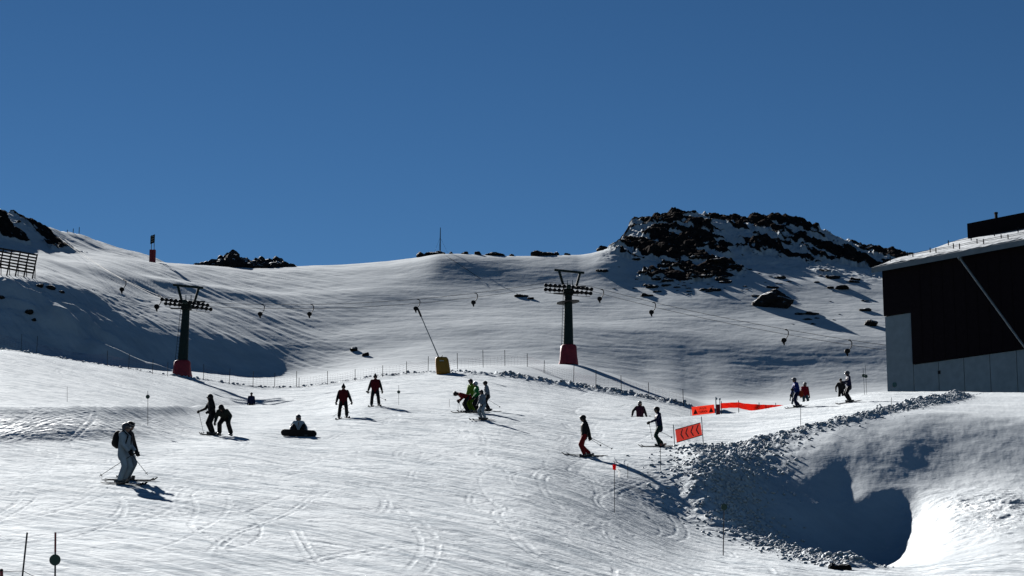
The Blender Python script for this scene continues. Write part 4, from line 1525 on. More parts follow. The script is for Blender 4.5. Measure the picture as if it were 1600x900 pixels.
# orange net running down behind the crest
pts_t = [(1126, 630.0, 153), (1140, 629.0, 155), (1153, 628.5, 157), (1165, 630.5, 160), (1190, 632.2, 164), (1218, 632.8, 170), (1245, 634.5, 175)]
pts_b = [(1126, 638.0, 153), (1140, 637.5, 155), (1153, 637.5, 157), (1165, 640.0, 160), (1190, 643.0, 164), (1218, 643.0, 170), (1245, 645, 175)]
o0 = pix(1126, 640, 153)
on = empty('orange_net', o0)
tag(on, 'long orange net barrier dropping out of sight behind the bright snow crest', 'net fence')
m = MB()
nn = 60; rows_ = 5
vs_ = []
pxs = [p[0] for p in pts_t]
for l in (0, 1):
    for i in range(nn + 1):
        px = 1126 + (1245 - 1126) * i / nn
        d = np.interp(px, pxs, [p[2] for p in pts_t]); yt = np.interp(px, pxs, [p[1] for p in pts_t]); yb = np.interp(px, pxs, [p[1] for p in pts_b])
        for j in range(rows_ + 1):
            p = pix(px, yb + (yt - yb) * j / rows_, d) - o0
            p.y += 0.05 * math.sin(px * 0.5 + j) + 0.12 * math.sin(px * 0.13) * (1 - j / rows_) + l * 0.006
            vs_.append(p)
fs_ = []
N1 = (nn + 1) * (rows_ + 1)
for i in range(nn):
    for j in range(rows_):
        a = i * (rows_ + 1) + j
        fs_.append((a, a + rows_ + 1, a + rows_ + 2, a + 1)); fs_.append((N1 + a, N1 + a + 1, N1 + a + rows_ + 2, N1 + a + rows_ + 1))
m.add(vs_, fs_).build('net', ORNET, on)
for px in (1127, 1154, 1186, 1212):
    d = np.interp(px, pxs, [p[2] for p in pts_t]); yt = np.interp(px, pxs, [p[1] for p in pts_t])
    t_ = pix(px, yt - 3, d + 0.1)
    MB().tube([Vector((t_.x, t_.y, gz(t_.x, t_.y) - 0.1)) - o0, t_ - o0], 0.03, 6).build('post', POLE, on)

# ------------------------------------------------------------------ piste marker poles
GREEND = mat('green_disc', (0.004, 0.035, 0.022), 0.45)
REDP = mat('red_pole', (0.30, 0.03, 0.03), 0.5)


def marker(px, yt, yb, label, disc=None, r=0.0, lean=0.0, rad=0.011, dmin=0.0, red=False, d=None):
    g = see(px, yb, dmin) if d is None else pix(px, yb, d)
    t_ = pix(px + lean, yt, g.y)
    root = empty('marker_pole', g)
    tag(root, label, 'marker pole', 'marker poles standing in the snow')
    tv = t_ - g
    MB().tube([-tv.normalized() * 0.25, tv], rad, 8).build('pole', POLE, root)
    if red:
        MB().tube([tv * 0.62, tv * 1.002], rad * 1.12, 8).build('red_sleeve', REDP, root)
    if disc:
        c = pix(px + lean * (yb - disc) / (yb - yt), disc, g.y) - g
        MB().tube([c + Vector((0, -0.025, 0)), c + Vector((0, -0.013, 0))], r * g.y / F * 1.02, 24).build('disc', GREEND, root)
    return root, g, tv


marker(86, 832, 912, 'nearest marker pole, with a big green disc at bottom left', 875, 8.6, 0.6, 0.016, red=True)
_, g41, t41 = marker(34, 832, 910, 'leaning dark pole left of the nearest green disc', None, 0, 8.5, 0.016)
marker(105, 604, 628, 'thin pole alone on the snow far left, without a disc')
marker(231, 611, 665, 'marker pole with small dark disc between the white skier and left pylon', 620, 3.2)
marker(623, 602, 633, 'marker pole with tiny disc right of the upper red skier', 612.5, 2.5)
marker(702, 624, 636, 'very short thin stick left of the bent red skier')
_, g960, t960 = marker(960, 722, 801, 'thin pole carrying a red and white streamer, across the skier shadow')
marker(981, 725, 747, 'short stick just right of the red and white streamer')
marker(1032, 699, 738, 'thin pole standing under the skis of the dark green skier')
marker(1130, 786, 868, 'marker pole with dark green disc standing in the snow clods', 792.5, 5.0, 1.5, 0.016)
marker(1251, 637, 669, 'thin pole below the skier in blue on the right')
marker(1393, 621, 641, 'short thin pole in front of the building corner')
marker(1351, 575, 617, 'left one of the two disc poles beside the building', 587, 2.7, -2.5, dmin=110)
marker(1354.5, 571, 617, 'right one of the two disc poles beside the building', 588, 2.7, -2.5, dmin=110)

STREAM_W = flag_fabric('white_streamer', (0.75, 0.75, 0.75)); STREAM_R = flag_fabric('red_streamer', (0.6, 0.03, 0.03))
c = g960 + t960
o = empty('streamer', c)
tag(o, 'red and white streamer tied to the thin pole right of the red-trousered skier', 'streamer')
k = c.y / F
m = MB(); m.prism([(-3.2 * k, -4 * k), (2.4 * k, -4.5 * k), (2.0 * k, -13 * k), (-2.8 * k, -12 * k)], (0, -0.03, 0), (1, 0, 0), (0, 0, 1), 0.01); m.build('red_cloth', STREAM_R, o)
m = MB(); m.prism([(2.2 * k, -5 * k), (4.5 * k, -10 * k), (9 * k, -16 * k), (8 * k, -24 * k), (4.6 * k, -24 * k), (6 * k, -17 * k), (2.6 * k, -12 * k)], (0, -0.03, 0), (1, 0, 0.0), (0, 0, 1), 0.008); m.build('white_cloth', STREAM_W, o)

# cord and red stake at the bottom left corner
a_ = pix(-30, 893, g41.y); b_ = g41 + t41 * 0.23; c_ = pix(58, 902, g41.y)
o = MB().tube([a_, a_.lerp(b_, 0.5) + Vector((0, 0, -0.01)), b_, b_.lerp(c_, 0.5) + Vector((0, 0, -0.01)), c_, pix(70, 912, g41.y)], 0.006, 6).build('cord', POLE)
tag(o, 'thin cord tied to the leaning pole in the bottom left corner', 'cord')
g = pix(4, 912, g41.y - 1)
o = empty('red_stake', g); tag(o, 'red stake cut off by the bottom left corner', 'stake')
MB().tube([(0.02, 0, -0.4), (-0.03, 0, 20 * g.y / F)], 0.03, 10).build('shaft', REDP, o)
MB().sphere((-0.03, 0, 20 * g.y / F), 0.034).build('cap', DARKM, o)
# ------------------------------------------------------------------ people
def cloth(name, c, rough=0.75, noise=(7, 0.18)):
    return mat(name, c, rough, spec=0.15, noise=noise, bump=(9, 0.35, 0.03))


FAB = {
    'black': cloth('black_fabric', (0.012, 0.012, 0.014)), 'charcoal': cloth('charcoal_fabric', (0.022, 0.023, 0.027)),
    'offwhite': cloth('offwhite_fabric', (0.56, 0.57, 0.59)), 'palegrey': cloth('pale_grey_fabric', (0.34, 0.35, 0.38)),
    'darkred': cloth('dark_red_fabric', (0.15, 0.011, 0.015)), 'red': cloth('red_fabric', (0.36, 0.018, 0.018)), 'brightred': cloth('bright_red_fabric', (0.48, 0.016, 0.028)),
    'lime': cloth('lime_fabric', (0.25, 0.38, 0.025)), 'green': cloth('green_fabric', (0.022, 0.25, 0.055)), 'darkgreen': cloth('dark_green_fabric', (0.008, 0.032, 0.026)),
    'navy': cloth('navy_fabric', (0.012, 0.018, 0.06)), 'blue': cloth('blue_fabric', (0.018, 0.045, 0.26)), 'olive': cloth('olive_fabric', (0.030, 0.034, 0.030)),
    'teal': cloth('teal_grey_fabric', (0.10, 0.16, 0.17)), 'plum': cloth('plum_fabric', (0.10, 0.025, 0.045)), 'orange': cloth('orange_bag_fabric', (0.60, 0.06, 0.02)),
}
SKIN = mat('skin', (0.33, 0.18, 0.13), 0.55)
BOOTM = mat('boot_plastic', (0.014, 0.014, 0.016), 0.35)
BOOTG = mat('boot_grey_plastic', (0.10, 0.10, 0.11), 0.4)
SHELL = {'black': mat('black_shell', (0.010, 0.010, 0.012), 0.6, spec=0.15), 'white': mat('white_shell', (0.55, 0.55, 0.58), 0.35), 'grey': mat('grey_shell', (0.09, 0.09, 0.11), 0.6, spec=0.2)}
LENS = mat('goggle_lens', (0.02, 0.02, 0.03), 0.12, spec=0.8)
SKIM = {'black': mat('black_ski', (0.008, 0.008, 0.010), 0.6, spec=0.15), 'grey': mat('grey_ski', (0.10, 0.10, 0.12), 0.35)}
HAIR = mat('dark_hair', (0.015, 0.011, 0.009), 0.6)


def ik(a, c, l1, l2, pole):
    """joint between a and c for segment lengths l1, l2, bending towards pole"""
    d = c - a
    L = d.length
    if L > (l1 + l2) * 0.999:
        c = a + d * ((l1 + l2) * 0.999 / L); d = c - a; L = d.length
    t = d / L
    q = (l1 * l1 - l2 * l2 + L * L) / (2 * L)
    hgt_ = math.sqrt(max(0.0, l1 * l1 - q * q))
    pp = (pole - t * pole.dot(t))
    pp = pp.normalized() if pp.length > 1e-5 else Vector((0, 1, 0))
    return a + t * q + pp * hgt_, c


def glove_mb(center, along, palm_n, s, thumb):
    """closed hand: palm, four curled fingers of unequal length and a thumb from the side"""
    m = MB()
    a = along.normalized()
    n = (palm_n - a * palm_n.dot(a)).normalized()
    w = a.cross(n) * thumb
    m.cone(center - a * 0.02 * s, center + a * 0.045 * s + w * 0.012 * s, 0.036 * s, 0.036 * s)
    m.cone(center - a * 0.01 * s - w * 0.02 * s, center + a * 0.045 * s - w * 0.02 * s, 0.030 * s, 0.026 * s)
    for k, (o, L) in enumerate(((0.036, 0.95), (0.012, 1.05), (-0.012, 1.0), (-0.035, 0.8))):
        b = center + a * 0.062 * s + w * o * s
        m1 = b + a * 0.034 * L * s + n * 0.012 * s
        m2 = m1 + n * 0.034 * L * s
        m3 = m2 - a * 0.026 * L * s
        for p, q in ((b, m1), (m1, m2), (m2, m3)):
            m.cone(p, q, 0.0145 * s, 0.0135 * s, 8)
    t0_ = center + a * 0.005 * s + w * 0.036 * s
    t1 = t0_ + a * 0.03 * s + w * 0.022 * s + n * 0.02 * s
    t2 = t1 + a * 0.018 * s - w * 0.016 * s + n * 0.024 * s
    m.cone(t0_, t1, 0.017 * s, 0.015 * s, 8).cone(t1, t2, 0.015 * s, 0.013 * s, 8)
    return m


def helmet_parts(root, hc, fwd, up, s, kind, hm, goggles):
    R = Matrix((fwd.cross(up).normalized(), fwd, up)).transposed()
    m = MB()
    if kind == 'helmet':
        m.sphere(hc + up * 0.035 * s - fwd * 0.008 * s, (0.115 * s, 0.135 * s, 0.115 * s), 18, 12, R)
        m.v = [tuple(Vector(p) + up * max(0.0, (-0.035 * s - (Vector(p) - hc).dot(up))) * 0.9) for p in m.v]
        for sx in (-1, 1):
            m.sphere(hc + R @ Vector((sx * 0.092 * s, -0.03 * s, -0.045 * s)), (0.03 * s, 0.055 * s, 0.06 * s), 10, 7, R)
        h_ = m.build('helmet', hm, root, smooth=True)
        v = MB(); v.cone(hc + R @ Vector((-0.07 * s, 0.10 * s, 0.085 * s)), hc + R @ Vector((0.07 * s, 0.10 * s, 0.085 * s)), 0.022 * s, 0.022 * s, 8)
        v.build('visor', SHELL['black'], h_, smooth=True)
    elif kind == 'beanie':
        m.sphere(hc + up * 0.045 * s - fwd * 0.01 * s, (0.108 * s, 0.122 * s, 0.105 * s), 16, 10, R)
        m.v = [tuple(Vector(p) + up * max(0.0, (-0.005 * s - (Vector(p) - hc).dot(up))) * 0.95) for p in m.v]
        h_ = m.build('beanie', hm, root, smooth=True)
    elif kind == 'pointed_hat':
        m.cone(hc + up * 0.02 * s, hc + up * 0.17 * s, 0.112 * s, 0.03 * s, 14)
        h_ = m.build('beanie', hm, root, smooth=True)
    elif kind == 'hood':
        m.sphere(hc + up * 0.02 * s - fwd * 0.03 * s, (0.125 * s, 0.13 * s, 0.15 * s), 16, 10, R)
        m.cone(hc - up * 0.08 * s - fwd * 0.04 * s, hc - up * 0.18 * s - fwd * 0.05 * s, 0.12 * s, 0.13 * s, 14)
        h_ = m.build('hood', hm, root, smooth=True)
    if goggles:
        m = MB()
        pts = []
        for a in np.linspace(-1.15, 1.15, 9):
            pts.append(hc + R @ Vector((math.sin(a) * 0.094 * s, math.cos(a) * 0.112 * s, 0.022 * s)))
        m.tube(pts, 0.030 * s, 10)
        m.build('goggles', LENS, root, smooth=True)


def person(spec):
    """one figure; positions in the person's own frame: r to the person's right, f forward, u up, in units of body height"""
    px, py = spec['px'], spec['py']
    H = spec['H']
    if 'd' in spec:
        q = pix(px, py, spec['d']); G = Vector((q.x, q.y, gz(q.x, q.y)))
    else:
        G = see(px, py, spec.get('dmin', 0))
    fa = math.radians(spec['face'])         # 0 = towards the camera, 90 = to the right of the picture, -90 = left, 180 = away
    fwd = Vector((math.sin(fa), -math.cos(fa), 0))
    rgt = Vector((fwd.y, -fwd.x, 0))
    up = Vector((0, 0, 1))
    root = empty('person', G)
    tag(root, spec['label'], 'person')

    def W(r, f, u):
        return (rgt * r + fwd * f + up * u) * H
    s = H / 1.75
    drop = spec.get('drop', 0.02)
    lean = math.radians(spec.get('lean', 8)); side = math.radians(spec.get('side', 0))
    hipf = spec.get('hipf', 0.0); hipr = spec.get('hipr', 0.0)
    st = spec.get('stance', 0.08)
    feet = spec.get('feet', [(-st, 0.0), (st, 0.0)])
    if spec.get('sit'):
        hip = W(0, -0.02, 0.07)
    else:
        hip = W(hipr, hipf, 0.525 - drop)
    tl = (up * math.cos(lean) + fwd * math.sin(lean))
    tl = (tl * math.cos(side) + rgt * math.sin(side)).normalized()
    tf = (fwd - tl * fwd.dot(tl)).normalized() if abs(fwd.dot(tl)) < 0.99 else -up
    tr = tf.cross(tl).normalized()
    if tr.dot(rgt) < 0:
        tr = -tr
    neck = hip + tl * 0.315 * H
    chest = hip + tl * 0.22 * H + tf * 0.012 * H
    hl = math.radians(spec.get('head_lean', spec.get('lean', 8) * 0.6))
    hup = (up * math.cos(hl) + fwd * math.sin(hl)).normalized()
    hf = (fwd - hup * fwd.dot(hup)).normalized()
    ha = math.radians(spec.get('head_turn', 0))
    hf = (Matrix.Rotation(ha, 3, hup) @ hf).normalized()
    hc = neck + hup * 0.082 * H + hf * 0.02 * H
    sh = [neck + tr * sx * 0.108 * H - tl * 0.035 * H for sx in (-1, 1)]
    hj = [hip + tr * sx * 0.052 * H for sx in (-1, 1)]
    ankles, knees = [], []
    for i, sx in enumerate((-1, 1)):
        fr, ff = feet[i]
        fp = G + W(fr, ff, 0)
        zz = gz(fp.x, fp.y) - G.z if not spec.get('flat') else 0
        ank = W(fr, ff - 0.012, 0.055) + up * (zz + 0.03)
        if spec.get('sit'):
            ank = W(fr, ff, 0.08)
        k_, ank = ik(hj[i], ank, 0.245 * H, 0.245 * H, fwd + rgt * sx * spec.get('kneeout', 0.1) + up * (1.2 if spec.get('sit') else 0))
        knees.append(k_); ankles.append(ank)
    hands = spec.get('hands', [(-0.17, 0.08, 0.45), (0.17, 0.08, 0.45)])
    wrists, elbows = [], []
    for i, sx in enumerate((-1, 1)):
        hw = W(*hands[i])
        e_, hw = ik(sh[i], hw, 0.165 * H, 0.155 * H, -fwd * 0.8 + rgt * sx * spec.get('elbowout', 0.5) - up * 0.4)
        elbows.append(e_); wrists.append(hw)
    fat = spec.get('fat', 1.0)
    # body: one continuous figure (face, neck, trunk, limbs)
    R = Matrix((hf.cross(hup).normalized(), hf, hup)).transposed()
    b = MB()
    b.sphere(hc, (0.078 * s, 0.098 * s, 0.118 * s), 16, 12, R)
    b.sphere(hc + R @ Vector((0, 0.05 * s, -0.07 * s)), (0.05 * s, 0.05 * s, 0.05 * s), 10, 8, R)
    b.cone(hc + R @ Vector((0, 0.095 * s, 0.02 * s)), hc + R @ Vector((0, 0.116 * s, -0.02 * s)), 0.012 * s, 0.018 * s, 8)
    b.cone(hc + R @ Vector((-0.02 * s, 0.092 * s, -0.058 * s)), hc + R @ Vector((0.02 * s, 0.092 * s, -0.058 * s)), 0.013 * s, 0.013 * s, 8)
    for sx in (-1, 1):
        b.sphere(hc + R @ Vector((sx * 0.08 * s, -0.005 * s, -0.01 * s)), (0.014 * s, 0.024 * s, 0.034 * s), 8, 6, R)
    b.cone(neck - tl * 0.03 * H, hc - hup * 0.05 * s, 0.062 * s, 0.056 * s)
    b.cone(hip, chest, 0.105 * s, 0.115 * s)
    b.cone(chest, neck - tl * 0.05 * H, 0.11 * s, 0.08 * s)
    for i in range(2):
        b.cone(neck - tl * 0.05 * H, sh[i], 0.07 * s, 0.055 * s)
        b.cone(sh[i], elbows[i], 0.048 * s, 0.038 * s); b.cone(elbows[i], wrists[i], 0.036 * s, 0.027 * s)
        b.cone(hip, hj[i], 0.10 * s, 0.085 * s); b.cone(hj[i], knees[i], 0.078 * s, 0.055 * s); b.cone(knees[i], ankles[i], 0.052 * s, 0.038 * s)
    b.build('body', SKIN, root, remesh=0.02 * s, smoothit=2)
    # jacket
    jm = spec['jacket']
    j = MB()
    jl = spec.get('jacketlen', 0.02)
    for sx in (-1, 1):
        j.cone(hip + tr * sx * 0.035 * H - tl * jl * H, chest + tr * sx * 0.05 * H, 0.125 * s * fat, 0.125 * s * fat, 14)
        j.cone(chest + tr * sx * 0.05 * H, neck + tr * sx * 0.045 * H - tl * 0.03 * H, 0.125 * s * fat, 0.085 * s, 14)
    j.cone(neck - tl * 0.03 * H, neck + tl * 0.025 * H, 0.085 * s, 0.075 * s, 14)
    j.cone(hip - tl * (jl + 0.02) * H, hip + tl * 0.05 * H, 0.14 * s * fat, 0.13 * s * fat, 14)
    for i in range(2):
        j.cone(sh[i], elbows[i], 0.076 * s * fat, 0.066 * s * fat, 12); j.cone(elbows[i], wrists[i].lerp(elbows[i], 0.08), 0.064 * s * fat, 0.050 * s * fat, 12)
    jo = j.build('jacket', FAB[jm], root, remesh=0.022 * s, smoothit=3)
    if spec.get('sleeves'):
        for i in range(2):
            sl_ = MB()
            sl_.cone(sh[i].lerp(elbows[i], 0.10), elbows[i], 0.079 * s * fat, 0.070 * s * fat, 12); sl_.cone(elbows[i], wrists[i].lerp(elbows[i], 0.1), 0.070 * s * fat, 0.054 * s * fat, 12)
            sl_.build('sleeve', FAB[spec['sleeves']], jo, remesh=0.022 * s, smoothit=3)
    if spec.get('panel'):
        pm = MB()
        for sx in (-1, 1):
            pm.cone(hip + tr * sx * 0.035 * H + tl * 0.10 * H, neck + tr * sx * 0.05 * H - tl * 0.05 * H, 0.136 * s * fat, 0.118 * s * fat, 14)
        pm.build('chest_panel', FAB[spec['panel']], jo, remesh=0.022 * s, smoothit=3)
    # trousers
    t = MB()
    for i in range(2):
        t.cone(hip + tl * 0.02 * H, hj[i], 0.115 * s * fat, 0.105 * s * fat, 14)
        t.cone(hj[i], knees[i], 0.108 * s * fat, 0.082 * s * fat, 14)
        t.cone(knees[i], ankles[i] + (knees[i] - ankles[i]).normalized() * 0.05 * s, 0.082 * s * fat, 0.082 * s * fat, 14)
    t.build('trousers', FAB[spec['trousers']], root, remesh=0.022 * s, smoothit=3)
    # boots
    ski_dir = Matrix.Rotation(math.radians(spec.get('ski_turn', 0)), 3, 'Z') @ fwd
    toes = []
    for i in range(2):
        a = ankles[i]
        if spec.get('sit'):
            sole = a + fwd * 0.06 * s; td = up * 0.9 - fwd * 0.1
            m = MB().cone(a, a + td.normalized() * 0.17 * s, 0.06 * s, 0.05 * s).cone(a, a.lerp(knees[i], 0.4), 0.062 * s, 0.066 * s)
        else:
            gzz = gz(G.x + a.x, G.y + a.y) - G.z
            base = Vector((a.x, a.y, gzz + 0.055 * s))
            m = MB().cone(base - ski_dir * 0.07 * s, base + ski_dir * 0.17 * s, 0.058 * s, 0.05 * s)
            m.cone(base - ski_dir * 0.03 * s, a.lerp(knees[i], 0.42), 0.064 * s, 0.070 * s)
            toes.append(base)
        m.build('boot', spec.get('bootm', BOOTM), root, remesh=0.014 * s, smoothit=2)
    # gloves
    for i, sx in enumerate((-1, 1)):
        al = (wrists[i] - elbows[i]).normalized()
        g_ = glove_mb(wrists[i] + al * 0.05 * s, al, -tr * sx * 0.7 + fwd * 0.4 - up * 0.3, 1.05 * s, 1 if i == 0 else -1)
        g_.build('glove', FAB[spec.get('gloves', 'black')], root, remesh=0.009 * s, smoothit=1)
    helmet_parts(root, hc, hf, hup, s, spec.get('hat', 'helmet'), spec.get('hatm', SHELL['black']), spec.get('goggles', True))
    if spec.get('hair'):
        MB().cone(hc - hf * 0.07 * s, neck - tf * 0.11 * s - tl * 0.05 * s, 0.06 * s, 0.05 * s).build('hair', HAIR, root, smooth=True)
    if not spec.get('goggles', True):
        m = MB()
        for sx in (-1, 1):
            m.sphere(hc + R @ Vector((sx * 0.032 * s, 0.093 * s, 0.012 * s)), 0.011 * s, 8, 6)
        m.build('eyes', HAIR, root)
    short = spec['short']
    # skis: each its own thing under a boot
    if spec.get('skis') and toes:
        for i, word in enumerate(('left', 'right')):
            base = G + toes[i]
            dv = ski_dir
            if spec.get('wedge'):
                dv = Matrix.Rotation(math.radians(spec['wedge'] * (1 if i == 0 else -1)), 3, 'Z') @ ski_dir
            L = spec.get('skilen', 1.65) * s
            pts = []
            for q in np.linspace(-0.44, 0.56, 15):
                p = base + dv * (q * L)
                tipz = 0.0
                if q > 0.46:
                    tipz = (q - 0.46) ** 2 * 9.0 * 0.9
                if q < -0.41:
                    tipz = 0.02
                pts.append((Vector((p.x, p.y, gz(p.x, p.y) + 0.014 + tipz)), 0.055 if q > 0.4 else (0.040 if abs(q) < 0.2 else 0.048)))
            # straighten: a ski is stiff
            z0, z1 = pts[2][0].z, pts[12][0].z
            zmax = max(pts[k_][0].z - (z0 + (z1 - z0) * (k_ - 2) / 10) for k_ in range(2, 13))
            sk = empty('ski', base)
            tag(sk, f'{word} ski under the boot of {short}', 'ski')
            sd = dv.cross(up).normalized()
            vs_, fs_ = [], []
            for k_, (p, w) in enumerate(pts):
                tip_ = p.z - (gz(p.x, p.y) + 0.014)
                z_ = z0 + (z1 - z0) * (k_ - 2) / 10 + min(0.03, max(0, zmax)) + tip_
                if k_ in (0, 14):
                    w *= 0.55
                for sw, zz in ((-w, 0), (w, 0), (w, 0.016), (-w, 0.016)):
                    vs_.append(Vector((p.x, p.y, z_ + zz)) + sd * sw - base)
            for k_ in range(14):
                for c_ in range(4):
                    fs_.append((k_ * 4 + c_, k_ * 4 + (c_ + 1) % 4, (k_ + 1) * 4 + (c_ + 1) % 4, (k_ + 1) * 4 + c_))
            fs_ += [(3, 2, 1, 0), (56, 57, 58, 59)]
            MB().add(vs_, fs_).build('blade', SKIM[spec.get('skim', 'black')], sk)
            rz = math.atan2(dv.y, dv.x)
            M3 = Matrix.Rotation(rz, 3, 'Z')
            MB().box((dv * 0.17 * s + up * 0.05), (0.09, 0.07, 0.06), M3).box((-dv * 0.13 * s + up * 0.055), (0.10, 0.07, 0.07), M3).build('binding', BOOTM, sk)
    # poles: spec gives ground/tip points in photo pixels
    for i, word in enumerate(('left', 'right')):
        tp = spec.get('poles', (None, None))[i]
        if tp is None:
            continue
        hw = G + wrists[i] + (wrists[i] - elbows[i]).normalized() * 0.07 * s
        tgt = pix(tp[0], tp[1], hw.y + (tp[2] if len(tp) > 2 else 0))
        dv = (tgt - hw).normalized()
        L = min((tgt - hw).length, 1.25 * s)
        tgt = hw + dv * L
        zg = gz(tgt.x, tgt.y) + 0.02
        if tgt.z < zg:
            tgt.z = zg
            dv = (tgt - hw).normalized()
        po = empty('ski_pole', tgt)
        tag(po, f'ski pole in the {word} hand of {short}', 'ski pole')
        a = hw - tgt + (hw - tgt).normalized() * 0.05
        MB().tube([(0, 0, 0), a], [0.007, 0.010], 8).build('shaft', spec.get('polem', DARKM), po)
        un = a.normalized()
        MB().tube([a - un * 0.14, a - un * 0.07, a + un * 0.01], [0.016, 0.019, 0.022], 8).build('grip', RUBBER, po)
        MB().tube([un * 0.06, un * 0.07], 0.045, 10).build('basket', RUBBER, po)
    return root, dict(G=G, hip=hip, neck=neck, chest=chest, tl=tl, tf=tf, tr=tr, H=H, s=s, fwd=fwd, rgt=rgt)


